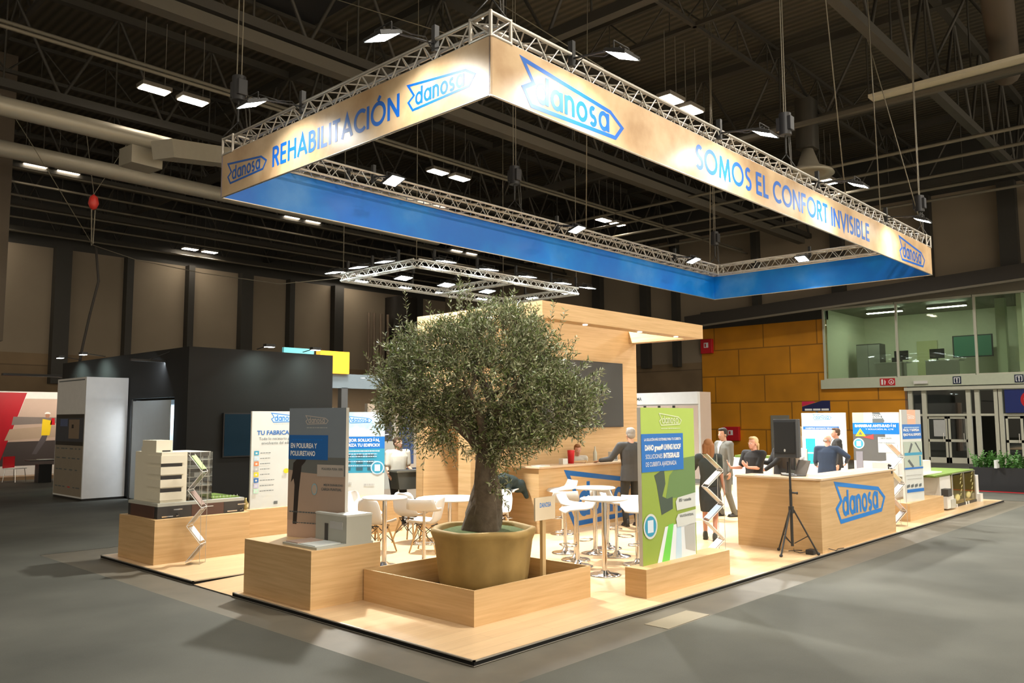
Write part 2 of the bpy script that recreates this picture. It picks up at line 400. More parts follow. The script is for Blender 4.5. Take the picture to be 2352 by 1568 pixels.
b=MB().box((-20,-20,ZR),(62,42,ZR+.3),roofm)
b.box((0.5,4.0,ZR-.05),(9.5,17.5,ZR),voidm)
struct('ceiling',b)
steel=mat('roof_steel',(.038,.034,.026),.6); steel2=mat('roof_steel_light',(.17,.15,.11),.55)
# Main girders on the 10.5 m grid
def girder(p0,p1,zb,zt,m,nb,rb=.09,name='roof_girder',lab='steel lattice girder under the hall roof',rw=.05):
    p0=Vector(p0);p1=Vector(p1); b=MB()
    A=lambda t,z: (p0.x+(p1.x-p0.x)*t,p0.y+(p1.y-p0.y)*t,z)
    d=(p1-p0).normalized(); nn=Vector((-d.y,d.x,0))*rb
    for z in (zb,zt):
        q0=Vector(A(0,z)); q1=Vector(A(1,z))
        b.add([q0-nn+Vector((0,0,-rb)),q0+nn+Vector((0,0,-rb)),q0+nn+Vector((0,0,rb)),q0-nn+Vector((0,0,rb)),
               q1-nn+Vector((0,0,-rb)),q1+nn+Vector((0,0,-rb)),q1+nn+Vector((0,0,rb)),q1-nn+Vector((0,0,rb))],
               [(0,1,2,3),(7,6,5,4),(0,4,5,1),(1,5,6,2),(2,6,7,3),(3,7,4,0)],m)
    for i in range(nb):
        t0=i/nb;t1=(i+.5)/nb;t2=(i+1)/nb
        b.tube(A(t0,zb),A(t1,zt),rw,m,5,caps=False); b.tube(A(t1,zt),A(t2,zb),rw,m,5,caps=False); b.tube(A(t1,zt),A(t1,zb),rw*.6,m,4,caps=False)
    o=b.build(name); o['kind']='structure'; o['label']=lab; return o
for y in (1.6,12.1,20.3,28.4,34,39.3): girder((-18,y,0),(XW,y,0),11.4,14.4,steel,18,.12)
for x in (-6.5,10.5,21.0,31.5): girder((x,-18,0),(x,YW,0),11.8,14.4,steel,20,.13)
for x in (2.0,15.7,26.3): girder((x,-18,0),(x,YW,0),13.6,14.7,steel,26,.06,rw=.03,lab='light roof purlin truss')
for y in (6.8,17.0,25,31.5,36.5): girder((-18,y,0),(XW,y,0),13.6,14.7,steel,26,.06,rw=.03,lab='light roof purlin truss')
def bar(name,p0,p1,r,m,lab,cat,n=8,flat=None,group=None):
    b=MB(); p0=Vector(p0);p1=Vector(p1)
    if flat:
        d=(p1-p0); L=d.length; rz=math.atan2(d.y,d.x); t=MB().box((0,-flat[0]/2,-flat[1]/2),(L,flat[0]/2,flat[1]/2),m)
        ry=-math.atan2(d.z,math.hypot(d.x,d.y)); t.xf(Matrix.Translation(p0)@Euler((0,ry,rz)).to_matrix().to_4x4()); b.join(t)
    else: b.tube(p0,p1,r,m,n)
    o=b.build(name); tag(o,lab,cat,group); return o
# light ducts on the left, cable trays
ductm=mat('duct_metal',(.38,.35,.28),.45,.2)
bar('air_duct',(-6,18.1,10),(16,18.1,10),.25,ductm,'round pale air duct under the roof, upper of the two at the left','duct',16)
bar('air_duct',(-6,21.8,10),(19,21.8,10),.25,ductm,'round pale air duct under the roof, lower of the two at the left','duct',16)
bd=MB().obox((5.6,17.3,9.7),(2.6,.7,.5),ductm,(0,-.22,.45)).obox((4.4,18.0,9.4),(.9,.7,.5),ductm,(0,0,.1)).tube((7.6,17.0,10.4),(9,17.2,9.9),.3,ductm,12)
tag(bd.build('duct_elbow'),'pale square duct elbow crossing above the upper round duct','duct')
for i,(y,z) in enumerate([(15.6,11.0),(15.9,11.25)]):
    bar('cable_tray',(-8,y,z),(XW,y,z),.05,steel2,'thin pale cable tray running under the roof',"cable tray",6,group='thin cable trays under the roof')
bar('roof_beam',(-8,12.1,11.0),(XW-1,12.1,11.0),.1,mat('beam_brown',(.08,.07,.052),.6),'pale wide roof beam crossing above the left banner','beam',flat=(.35,.3))
zz=[11.4,10.9,10.75,10.6,10.45,10.9]; yy=[27.5,29.5,31.5,33.5,35.5,38.5]
for y in yy: bar('cable_tray',(-6,y,11.1),(XW-.5,y,11.1),.05,steel2,'pale tube of the row of parallel tubes before the back wall','tube',6,group='parallel tubes under the roof, back wall side')
for x in (23.8,25.6,27.6,29.4,31.2): bar('cable_tray',(x,-16,11.0),(x,26,11.0),.06,steel2,'pale tube of the row of parallel tubes before the right wall','tube',6,group='parallel tubes under the roof, right wall side')
bar('roof_beam',(18.9,-14,11.0),(18.9,7.5,11.0),.1,mat('beam_brown'),'thin brown beam under the roof at the upper right','beam',flat=(.16,.12))
bar('cable_trough',(18.75,-1.2,11.15),(18.75,2.9,11.15),.1,mat('trough_pale',(.6,.55,.42),.5),'pale flat cable trough on the beam at the upper right','cable tray',flat=(.6,.1))
bar('air_duct',(14.0,-1.2,12.5),(22.0,.15,12.1),.36,mat('duct_dark',(.07,.052,.036),.6),'broad brown duct under the roof at the upper right corner','duct',14)
bb=MB(); bb.lathe([(.15,.9),(.35,.3),(.75,.1),(.8,0),(.5,.05),(.3,.1),(.1,.15)],ductm,(20.6,5.6,9.9),24)
tag(bb.build('air_diffuser'),'round brown air diffuser hanging under the roof at the right','air diffuser')
bar('air_duct',(20.6,5.6,10.75),(20.6,5.6,12.4),.38,steel,'square drop duct above the round diffuser','duct',flat=None,n=4)
# luminaires: pairs on the hall grid
lampbody=mat('luminaire_body',(.2,.18,.15),.5)
def hall_lamp(x,y,z=11.5,first=[None]):
    L_='flat rectangular roof luminaire, one of a lit pair under the hall roof'; G='pairs of lit luminaires on the hall roof grid'
    if first[0] is None:
        t=thing('roof_luminaire',L_,'ceiling light',(x,y,z),0,G)
        MB().box((-.42,-.24,.02),(.42,.24,.14),lampbody).build('housing',t)
        MB().box((-.38,-.2,0),(.38,.2,.018),led_hall).build('diffuser',t)
        MB().tube((-.3,0,.14),(-.3,0,2.1),.01,lampbody,4).tube((.3,0,.14),(.3,0,2.1),.01,lampbody,4).build('hanger',t)
        first[0]=t
    else: dup(first[0],(x,y,z))
for y in (-13.2,-2.8,7.6,18.0,28.4,38.6):
    for x in (-5.8,4.7,15.6,26.2):
        if (x,y)==(4.7,7.6): continue
        hall_lamp(x,y); hall_lamp(x+1.15,y)
# ------------------------------------------------------------------ right wall: orange cladding, balcony office, doors
orange=tile_mat('orange_cladding',(.88,.36,.014),(.42,.17,.01),(2.9,1.45,.035),.45,var=.04)
b=MB().box((XW-.05,11.55,0),(XW+.3,18.5,7.05),orange).box((XW-.05,7.8,0),(XW+.3,11.55,3.5),orange)
struct('wall_cladding',b)
b=MB().box((XW-.1,11.5,7.05),(XW+.5,18.5,8.0),darkpost); struct('trim_2',b)
slabm=mat('balcony_grey',(.55,.60,.47),.5); framem=mat('frame_grey',(.58,.58,.48),.5)
struct('balcony_slab',MB().box((XW-.25,-20,3.5),(XW+7,11.7,3.95),slabm))
struct('trim_3',MB().box((XW-.3,-20,7.55),(XW+7,11.7,8.0),mat('balcony_top',(.2,.18,.14),.6)))
offw=mat('office_wall',(.74,.75,.60),.7)
struct('office_wall_back',MB().box((XW+5.5,-20,3.95),(XW+5.7,11.6,7.55),offw).box((XW+.3,11.5,3.95),(XW+5.7,11.65,7.55),offw).box((XW+.3,2.9,3.95),(XW+5.5,3.1,7.55),offw))
struct('office_floor',MB().box((XW,-20,3.95),(XW+5.5,11.5,3.98),mat('office_floor_m',(.2,.22,.18),.6)))
offg=glass_mat('office_glass',(.86,.93,.84),.03)
for i,(y0,y1) in enumerate([(11.5,8.1),(8.0,4.75),(4.65,1.2),(1.1,-2.4),(-2.5,-6)]):
    t=thing('window_%d'%(i+1),'tall glass front pane of the balcony office','window',(XW-.1,y0,3.95)); t['kind']='structure'
    MB().box((0,y1-y0,.02),(.02,0,3.58),offg).build('pane',t)
    MB().box((-.04,-.04,0),(.08,.06,3.6),framem).box((-.03,y1-y0,0),(.06,0,.06),framem).box((-.03,y1-y0,3.5),(.06,0,3.6),framem).build('frame',t)
strip=mat('office_tube',(1,1,1),.5,emit=(.9,1,.8),strength=45)
for y in (9.3,6.4,0.9): 
    t=thing('office_ceiling_light','long lit tube light on the balcony office ceiling','ceiling light',(XW+2.2,y,7.4),0,'tube lights in the balcony office')
    MB().box((-.12,-.9,0),(.12,.9,.1),lampbody).build('housing',t); MB().box((-.1,-.85,-.03),(.1,.85,0),strip).build('tube',t)
def desk(x,y,lab):
    t=thing('office_desk',lab,'desk',(x,y,3.98))
    MB().box((-.4,-.75,.72),(.4,.75,.76),lgrey).build('desk_top',t); MB().box((-.38,-.72,0),(-.34,.72,.72),grey).build('front_panel',t)
    MB().box((-.1,.3,0),(.35,.7,.7),grey).build('drawer_unit',t)
desk(XW+1.0,8.6,'grey office desk behind the balcony glass, left one'); desk(XW+1.0,6.3,'grey office desk behind the balcony glass, right one')
for y,lab in ((8.2,'black desk monitor in the balcony office, left one'),(6.6,'black desk monitor in the balcony office, right one')):
    t=thing('office_monitor',lab,'monitor',(XW+1.0,y,4.741))
    MB().box((-.03,-.32,.1),(.02,.32,.55),blackp).build('screen',t); MB().box((-.1,-.1,0),(.1,.1,.02),blackp).box((0,-.03,.02),(.03,.03,.1),blackp).build('stand',t)
t=thing('office_cabinet','tall dark filing cabinet in the balcony office','cabinet',(XW+3.2,10.4,3.98))
MB().box((-.4,-.6,0),(.4,.6,1.9),darkgrey).build('body',t); MB().box((-.43,-.58,.05),(-.4,-.01,1.85),grey).build('door',t); MB().box((-.43,.01,.05),(-.4,.58,1.85),grey).build('door',t)
t=thing('office_door','pale yellow door in the balcony office','door',(XW+5.44,8.3,3.98))
MB().box((-.04,-.5,0),(.05,.5,2.1),mat('office_door_m',(.6,.6,.35),.6)).build('panel',t); MB().tube((-.1,-.4,1),(-.1,-.3,1),.02,chrome).build('door_handle',t)
t=thing('wall_screen','wide green wall screen in the balcony office','screen',(XW+4.4,5.9,5.6))
MB().box((0,-.9,-.55),(.06,.9,.55),blackp).build('bezel',t); MB().box((-.01,-.84,-.5),(0,.84,.5),mat('screen_green',(.05,.16,.11),.3,emit=(.1,.4,.25),strength=.05)).build('display',t)
t=thing('office_chair','black swivel chair in the balcony office','chair',(XW+2.2,8.9,3.98))
MB().box((-.25,-.25,.45),(.25,.25,.52),blackp).build('seat',t,bevel=.02); MB().box((.2,-.22,.6),(.27,.22,1.1),blackp).build('backrest',t,bevel=.02); MB().tube((0,0,.05),(0,0,.45),.03,blackp).obox((0,0,.04),(.6,.05,.04),blackp).obox((0,0,.04),(.05,.6,.04),blackp).build('base',t)
MB().box((XW+1.5,3.8,3.98),(XW+1.9,4.2,7.5),slabm).build('pillar')
tag(bpy.data.objects['pillar'],'grey square pillar inside the balcony office','pillar')
b=MB().box((XW+2,1.0,3.98),(XW+2.1,2.6,5.0),mat('office_board_dark',(.03,.04,.08),.5)); tag(b.build('office_board'),'dark board standing behind the right end of the balcony glass','panel')
# pictograms on the slab
def pict(name,lab,y,z,kind_):
    t=thing(name,lab,'sign',(XW-.26,y,z),-PI/2)
    bg={'r':red,'b':mat('sign_dark_blue',(.01,.02,.06),.4)}[kind_[0]]
    MB().box((-.17,-.01,-.17),(.17,.01,.17),bg).build('plate',t)
    g=MB()
    if kind_=='r1': g.flat([(-.11,-.13),(-.02,-.13),(-.02,.13),(-.11,.13)],-.012,inkw).flat([(.03,-.13),(.07,-.13),(.1,.02),(.04,.12)],-.012,inkw)
    elif kind_=='r2': stroke(g,arc(0,0,.11,.11,0,360,18)[:-1],.03,-.012,inkw,True); g.flat([(-.05,-.05),(.05,-.05),(0,.06)],-.012,inkw)
    else: stroke(g,[(-.07,-.12),(-.11,-.1),(-.11,.11),(.11,.11),(.11,-.1),(.07,-.12)],.03,-.012,inkw); g.flat([(-.02,-.13),(.02,-.13),(.02,.04),(.05,.04),(0,.09),(-.05,.04),(-.02,.04)],-.012,inkw)
    g.build('pictogram',t)
pict('fire_point_sign','red square hose pictogram sign on the balcony edge',8.66,3.75,'r1'); pict('alarm_point_sign','red square alarm pictogram sign on the balcony edge, right of the hose sign',8.31,3.75,'r2')
pict('exit_pictogram','dark blue arrow pictogram on the balcony edge above the glazed doors',5.48,3.73,'b'); pict('exit_pictogram','dark blue arrow pictogram on the balcony edge at the frame edge',3.05,3.72,'b')
t=thing('exit_light_box','small white light box on the balcony edge','emergency light',(XW-.3,7.0,3.68)); MB().box((-.05,-.3,-.07),(.05,.3,.07),white).build('housing',t)
# red hose boxes
def hose(name,lab,y,z,w_,h_):
    t=thing(name,lab,'fire hose cabinet',(XW-.05,y,z),-PI/2)
    MB().box((-w_/2,-.22,0),(w_/2,0,h_),red).build('cabinet_body',t,bevel=.02); g=MB(); g.flat([(-.14,h_*.4),(.14,h_*.4),(.14,h_*.75),(-.14,h_*.75)],-.222,inkw)
    g.flat([(-.09,h_*.45),(0,h_*.45),(0,h_*.68),(-.09,h_*.68)],-.224,red); g.build('pictogram',t)
hose('fire_hose_cabinet','red fire hose cabinet low on the orange wall',16.75,.85,.95,.75)
hose('fire_sign_box','red square fire point sign high on the orange wall edge',18.1,5.66,.7,.8)
struct('door_1',MB().box((XW-.12,13.5,0),(XW-.04,14.5,2.2),mat('door_leaf',(.28,.27,.23),.5)))
# mid sign board dark blue/red (leans on far partition)
t=thing('hall_direction_sign','dark blue and red direction sign standing high above the white board','sign',(33.9,11.2,0),-PI/2+.05)
MB().box((-.05,0,0),(.05,.06,2.4),grey).build('post',t); MB().prism([(-.68,2.38),(.66,2.38),(.66,2.88),(.3,2.88),(-.68,2.6)],-.04,0,mat('sign_navy',(.01,.015,.08),.4)).build('panel',t)
MB().prism([(-.68,2.62),(-.68,2.85),(-.1,2.85),(-.05,2.8)],-.05,-.01,mat('sign_pink',(.6,.02,.08),.4)).build('panel_stripe',t); g=MB(); 
for k in range(3): g.flat([(-.55+k*.4,2.41),(-.2+k*.4,2.41),(-.2+k*.4,2.5),(-.55+k*.4,2.5)],-.042,inkw)
g.build('lettering',t)
# glazed doors under the balcony
dglass=glass_mat('door_glass',(.62,.66,.62),.08)
struct('trim_4',MB().box((XW-.3,-20,3.3),(XW-.05,7.75,3.45),framem).box((XW-.12,-20,2.12),(XW+.02,7.6,2.22),framem))
for i,y in enumerate([7.55,6.95,5.1,4.75,4.0,3.85,2.2,.3,-1.6]):
    struct('door_frame_post',MB().box((XW-.15,y-.09,0),(XW+.05,y+.09,3.3),framem))['label']='grey upright of the glazed entrance'
for i,(y0,y1) in enumerate([(6.9,6.05),(6.0,5.2),(3.7,3.05),(3.0,2.3),(2.1,1.25),(1.2,.4)]):
    t=thing('door_%d'%(i+2),'glazed entrance door leaf with grey frame','door',(XW-.05,y0,0)); t['kind']='structure'
    d=y1-y0
    MB().box((0,d,.0),(.05,0,.25),framem).box((0,d,2.0),(.05,0,2.1),framem).box((0,d,0),(.05,d+.09,2.1),framem).box((0,-.09,0),(.05,0,2.1),framem).box((0,d,.95),(.05,0,1.07),framem).build('frame',t)
    MB().box((.02,d+.09,.25),(.03,-.09,2.0),dglass).build('pane',t)
    MB().tube((-.05,d+.16,.95),(-.05,d+.16,1.35),.015,chrome).build('door_handle',t)
struct('window_6',MB().box((XW-.02,-6,2.22),(XW,7.5,3.3),dglass))
struct('entrance_lobby_wall',MB().box((XW+7.5,4.3,0),(XW+7.7,8,3.5),mat('lobby_dark',(.07,.075,.07),.7)).box((XW+.3,7.8,0),(XW+7.5,7.9,3.5),mat('lobby_dark')))
# daylight beyond the right-hand doors: sky seen through the lobby opening
day=mat('daylight_opening',(1,1,1),.5,emit=(.95,1,1),strength=1.1)
struct('window_7',MB().box((XW+9,-14,.9),(XW+9.1,4.3,3.4),day)); struct('lobby_low_wall',MB().box((XW+8.8,-14,0),(XW+9.05,4.3,.9),mat('lobby_low',(.3,.3,.28),.6)))
t=thing('no_entry_sign','dark blue panel with red no-entry disc above the right-hand doors','sign',(XW-.2,2.9,2.25),-PI/2)
MB().box((-.75,-.02,0),(2.6,.02,1.02),mat('sign_deep_blue',(.01,.025,.16),.4)).build('panel',t)
g=MB(); g.flat(arc(.25,.55,.4,.4,0,360,28)[:-1],-.022,red); g.build('disc',t); MB().flat([(-.02,.48),(.52,.48),(.52,.62),(-.02,.62)],-.024,inkw).build('white_bar',t)
# grey paper on glass, green exit
t=thing('door_notice','grey notice sheet on the glazed door behind the narrow board','notice',(XW-.1,6.35,1.2),-PI/2); MB().box((-.25,-.005,0),(.25,.005,.75),lgrey).build('sheet',t)
# sloping dark girder with pale rail in front of the balcony
gm=mat('gangway_dark',(.03,.025,.02),.7)
bar('gangway_beam',(34.5,18.6,7.35),(34.5,-8,8.7),.2,gm,'dark sloping beam above the balcony office','beam',flat=(.3,.6))
bar('gangway_rail',(34.3,18.6,7.0),(34.3,-8,8.3),.05,steel2,'pale rail below the dark sloping beam','rail',flat=(.08,.1))
# vertical pipes near far corner
for i,x in enumerate((28.3,28.75,29.3,29.9)):
    bar('wall_pipe',(x,YW-.9,1.5),(x,YW-.9,9.2),.09,mat('pipe_brown',(.23,.17,.12),.5),'brown vertical pipe on the back wall','pipe',8,group='four vertical pipes on the back wall')
bar('wall_duct_dark',(31.2,YW-.6,0),(31.2,YW-.6,10.5),1.2,gm,'dark blank bay beside the vertical pipes','panel',flat=None,n=4)
# ================================================================== the stand: deck, truss, banners
edgeb=mat('edge_black',(.008,.008,.008),.85,spec=.2)
b=MB()
b.box((0,5.04,0),(18,8,.035),MATS['edge_black']); b.box((0,0,0),(18,4.04,.035),MATS['edge_black']); b.box((1.15,4.04,0),(18,5.04,.035),MATS['edge_black'])
deck=thing('stand_platform','low wooden exhibition platform with black edge the whole stand stands on','platform')
b.build('edge_frame',deck)
b=MB().box((.012,5.052,.033),(17.988,7.988,.045),oak_floor).box((.012,.012,.033),(17.988,4.028,.045),oak_floor).box((1.15,4.028,.033),(17.988,5.052,.045),oak_floor)
b.add([(.012,4.04,.004),(1.15,4.04,.045),(1.15,5.04,.045),(.012,5.04,.004),(.012,4.04,0),(1.15,4.04,0),(1.15,5.04,0),(.012,5.04,0)],[(0,1,2,3),(4,7,6,5),(0,4,5,1),(1,5,6,2),(2,6,7,3),(3,7,4,0)],oak_floor)
b.build('wooden_floor',deck)
e=MB()
for (x0,y0,x1,y1) in [(0,0,18,.02),(0,0,.02,4.04),(0,5.04,.02,8),(17.98,0,18,8),(0,7.98,18,8),(0,4.02,1.1,4.04),(0,5.04,1.1,5.06)]: e.box((x0,y0,.036),(x1,y1,.0465),alu)
for (x0,y0,x1,y1) in [(-.006,-.006,18,0),(-.006,0,0,4.04),(-.006,5.04,0,8)]: e.box((x0,y0,0),(x1,y1,.006),alu)
e.box((0,4.04,0),(.008,5.04,.006),black)
e.build('edge_trim',deck)
# floor cover plates and stains on the concrete strip
t=thing('floor_cover_plate','thin steel service hatch in the concrete strip beside the platform','floor hatch',(2.55,-.38,-.006))
MB().box((-.4,-.14,0),(.4,.14,.004),mat('hatch',(.28,.24,.17),.5)).build('plate',t)

TX0,TX1,TY0,TY1=1.214,16.786,.992,7.01
ZB,ZT=5.567,6.247
tex=bpy.data.materials.new('banner_print'); tex.use_nodes=True; nt=tex.node_tree; N=nt.nodes; L=nt.links; bs=N['Principled BSDF']
g=N.new('ShaderNodeNewGeometry'); n1=N.new('ShaderNodeTexNoise'); n1.inputs['Scale'].default_value=1.3; n1.inputs['Detail'].default_value=5; n1.inputs['Roughness'].default_value=.55
L.new(g.outputs['Position'],n1.inputs['Vector']); r=N.new('ShaderNodeValToRGB'); L.new(n1.outputs['Fac'],r.inputs[0])
r.color_ramp.elements[0].position=.33; r.color_ramp.elements[0].color=(.38,.23,.11,1); r.color_ramp.elements[1].position=.68; r.color_ramp.elements[1].color=(.62,.45,.27,1)
L.new(r.outputs[0],bs.inputs['Base Color']); bs.inputs['Roughness'].default_value=.36
def cloud_mat(name,c1,c2,c3,sc,rough=.3):
    m,nt,b=nodes(name);N=nt.nodes;L=nt.links
    g=N.new('ShaderNodeNewGeometry'); n=N.new('ShaderNodeTexNoise'); n.inputs['Scale'].default_value=sc; n.inputs['Detail'].default_value=5
    L.new(g.outputs['Position'],n.inputs['Vector']); r=N.new('ShaderNodeValToRGB'); L.new(n.outputs['Fac'],r.inputs[0])
    r.color_ramp.elements[0].position=.4; r.color_ramp.elements[0].color=tuple(c1)+(1,); e=r.color_ramp.elements.new(.56); e.color=tuple(c2)+(1,)
    r.color_ramp.elements[-1].position=.75; r.color_ramp.elements[-1].color=tuple(c3)+(1,)
    L.new(r.outputs[0],b.inputs['Base Color']); b.inputs['Roughness'].default_value=rough; MATS[name]=m; return m
bluep=cloud_mat('banner_blue',(.0,.15,.66),(.0,.20,.72),(.08,.32,.80),.8,.42)
bluet=mat('banner_lettering_blue',(.0,.10,.46),.45,var=.02)
def banner(name,lab,L_,loc,rz,arts):
    """local: x along, front -y"""
    t=thing(name,lab,'banner',loc,rz,None)
    MB().box((0,0,0),(L_,.012,ZT-ZB),tex).build('front_print',t)
    MB().box((.0,.014,0),(L_,.026,ZT-ZB),bluep).build('blue_inner_print',t,'blue lining facing the inside')
    MB().tube((0,.013,0),(L_,.013,0),.014,alu,8).tube((0,.013,ZT-ZB),(L_,.013,ZT-ZB),.012,alu,8).build('hem_tube',t)
    for a in arts:
        g=MB()
        if a[0]=='t': stroke_text(g,a[1],a[2],a[3],a[4],bluet,-.002,a[5]); g.build('lettering',t)
        else: emblem(g,a[1],a[2],a[3],-.002,bluet,None,a[5],ht=a[4]); g.build('emblem',t)
    return t
# left banner: local x runs from Y=TY1 down to TY0
LB=TY1-TY0
banner('hanging_banner','left wood-print banner of the hanging frame reading REHABILITACIÓN between two emblems',LB,(TX0,TY1,ZB),-PI/2,
  [('e',.22,.17,1.16,.33,1.35),('t','REHABILITACIÓN',1.54,.155,.30,2.92),('e',4.62,.17,1.16,.33,1.35)])
LR=TX1-TX0
banner('hanging_banner','right wood-print banner of the hanging frame reading SOMOS EL CONFORT INVISIBLE',LR,(TX0,TY0,ZB),0,
  [('e',.52,.06,1.95,.52,1.35),('t','SOMOS EL CONFORT INVISIBLE',4.30,.155,.37,7.02),('e',13.2,.07,1.8,.52,1.3)])
banner('hanging_banner','far long banner of the hanging frame showing its blue lining',LR,(TX1,TY1,ZB),PI,[('e',2.5,.07,1.8,.5,1.0)])
banner('hanging_banner','far short banner of the hanging frame showing its blue lining',LB,(TX1,TY0,ZB),PI/2,[('e',2.2,.1,1.4,.4,1.0)])

def truss_mesh(L_,s=.26,rc=.024,rb=.010,step=.42,m=alu_truss):
    b=MB(); h=s/2
    for y in (-h,h):
        for z in (0,s): b.tube((0,y,z),(L_,y,z),rc,m,8)
    n=max(1,round(L_/step)); st=L_/n
    for i in range(n):
        x0=i*st; x1=x0+st/2; x2=x0+st
        for y in (-h,h): b.tube((x0,y,0),(x1,y,s),rb,m,5,caps=False); b.tube((x1,y,s),(x2,y,0),rb,m,5,caps=False)
        for z in (0,s): b.tube((x0,-h,z),(x1,h,z),rb,m,5,caps=False); b.tube((x1,h,z),(x2,-h,z),rb,m,5,caps=False)
    return b
def corner_mesh(s=.26,m=alu_truss):
    b=MB(); h=s/2+.03
    for x in (-h,h):
        for y in (-h,h): b.tube((x,y,-.02),(x,y,s+.02),.022,m,8)
    for z in (0,s):
        b.tube((-h,-h,z),(h,-h,z),.022,m,6).tube((h,-h,z),(h,h,z),.022,m,6).tube((h,h,z),(-h,h,z),.022,m,6).tube((-h,h,z),(-h,-h,z),.022,m,6).tube((-h,-h,z),(h,h,z),.01,m,5)
    b.tube((-h,-h,0),(h,-h,s),.01,m,5).tube((-h,-h,0),(-h,h,s),.01,m,5)
    return b
ins=.17; ZTR=ZT+.005
tr=thing('ceiling_truss','large rectangular aluminium truss frame hanging above the stand','truss',(TX0+ins,TY0+ins,ZTR))
W_=TX1-TX0-2*ins; D_=TY1-TY0-2*ins
truss_mesh(W_).build('truss_side',tr)
truss_mesh(W_).build('truss_side',tr,loc=(0,D_,0))
for x in (0,W_):
    o=truss_mesh(D_).build('truss_side',tr,loc=(x,0,0)); o.rotation_euler=(0,0,PI/2)
for x in (0,W_):
    for y in (0,D_): corner_mesh().build('corner_block',tr,loc=(x,y,0))
# banner suspension clips join banner to truss
cl=MB()
for k in range(27): x=.1+k*W_/27; cl.box((x,-.145,-.03),(x+.03,-.115,.03),black)
cl.build('banner_clip',tr)

def area(parent,loc,rot,sx,sy,pw,col,spread=PI):
    l=bpy.data.lights.new('flood_or_fill','AREA'); l.shape='RECTANGLE'; l.size=sx; l.size_y=sy; l.energy=pw; l.color=col; l.spread=spread
    o=bpy.data.objects.new('flood_or_fill',l); COL.objects.link(o); o.parent=parent; o.location=loc; o.rotation_euler=rot; return o
def flood(x,y,z,rz,tilt,lab,grp,pw=P_FLOOD,arm=.8,size=(.30,.30),col=COOL,spread=2.3):
    """arm reaches from the truss (local +y side) to the lamp at local origin; tilt>0 leans its beam toward +y"""
    t=thing('flood_light',lab,'flood light',(x,y,z),rz,grp)
    a,b_=size
    R=Matrix.Rotation(tilt,4,'X')
    hs=MB().box((-a/2,-b_/2,.012),(a/2,b_/2,.045),black).box((-a/2-.01,-b_/2-.01,0),(-a/2+.012,b_/2+.01,.03),black).box((a/2-.012,-b_/2-.01,0),(a/2+.01,b_/2+.01,.03),black)\
        .box((-a*.3,-b_*.3,.045),(a*.3,b_*.3,.07),darkgrey).xf(R).build('housing',t)
    MB().box((-a/2+.014,-b_/2+.014,.0),(a/2-.014,b_/2-.014,.011),led_cool).xf(R).build('lens',hs)
    MB().tube((0,0,.1),(0,arm*.8,.2),.014,black,6).box((-.03,arm*.8-.03,.1),(.03,arm*.8+.04,.42),black).tube((-a/2,0,.05),(-a/2,0,.14),.008,black,5).tube((a/2,0,.05),(a/2,0,.14),.008,black,5).tube((-a/2,0,.14),(a/2,0,.14),.009,black,5)\
        .path([(0,arm*.75,.12),(.05,arm*.6,.2),(.1,arm*.35,.13),(.05,.05,.15)],.008,black,5).build('arm',t)
    if pw: area(t,(0,0,-.012),(tilt,0,0),a*.9,b_*.9,pw,col,spread)
    return t
for x,y in [(4.7,-2.8),(15.6,-2.8),(26.2,-2.8),(4.7,-13.2),(15.6,-13.2),(26.2,-13.2),(26.2,7.6)]:
    lamp=[o for o in bpy.data.objects if o.name.startswith('roof_luminaire') and abs(o.location.x-x)<.1 and abs(o.location.y-y)<.1][0]
    area(lamp,(0,0,-.02),(0,0,0),.76,.4,P_FILL,(1,.95,.85),2.6)  # extra fill under the fittings, added to brighten floor, slab and orange wall
ZF=6.27
G='flood lights on arms along the big hanging truss'
fl=[(.49,1.96,-PI/2,'flood light on an arm outside the left banner, near its right end'),(.49,4.78,-PI/2,'flood light on an arm outside the left banner, near its left end')]
for x,y,rz,l in fl: flood(x,y,ZF,rz,.38,l,G,P_FLOOD,arm=.96)
for i,x in enumerate((2.69,6.34,10.05,13.74)):
    flood(x,.30,ZF,0,.38,['nearest','second','third','farthest'][i]+' flood light along the outside of the right banner',G,P_FLOOD,arm=.92)
for i,x in enumerate((4.0,9.2,14.2)):
    flood(x,6.15,6.25,0,-.3,['left','middle','right'][i]+' flood light inside the far long banner',G,P_FLOOD*17,arm=.72)
flood(16.0,3.95,6.25,PI/2+PI,-.3,'flood light inside the far short banner',G,P_FLOOD*11,arm=.64)
for i,x in enumerate((3.6,12.4)):
    flood(x,7.75,6.2,PI,.5,['left','right'][i]+' flood light outside the far long banner',G,P_FLOOD,arm=.99)
flood(17.6,5.6,6.2,PI/2,.5,'flood light outside the far short banner',G,P_FLOOD*.5,arm=1.08)
# hoists and cables up to the roof
def hoist(x,y,z0,lab,ropes=2):
    t=thing('chain_hoist',lab,'chain hoist',(x,y,z0))
    MB().tube((0,0,.35),(0,0,.75),.11,blackp,14).box((-.08,-.14,.42),(.08,.14,.68),blackp).tube((0,.0,.0),(0,0,.35),.02,black,6).build('motor',t,bevel=.01)
    b=MB()
    for k in range(ropes): b.tube((-.04+k*.08,0,.7),(-.04+k*.08,0,14.3-z0),.010,steel2,5)
    b.path([(.12,0,.7),(.2,0,.2),(.22,0,-.3),(.16,0,-.05),(.1,0,.45)],.012,steel,5)
    b.build('chain',t)
    MB().path([(0,0,0),(-.2,.12,-.28)],.01,black,5).path([(0,0,0),(.2,-.12,-.28)],.01,black,5).build('sling',t)
hoist(TX0+ins,TY1-ins,ZTR+.55,'black chain hoist above the left corner of the big truss')
hoist(TX0+ins,TY0+ins,ZTR+.55,'black chain hoist above the nearest corner of the big truss')
hoist(9.0,TY0+ins,ZTR+.55,'black chain hoist above the middle of the right truss side')
hoist(TX1-ins,TY0+ins,ZTR+.55,'black chain hoist above the far right corner of the big truss')
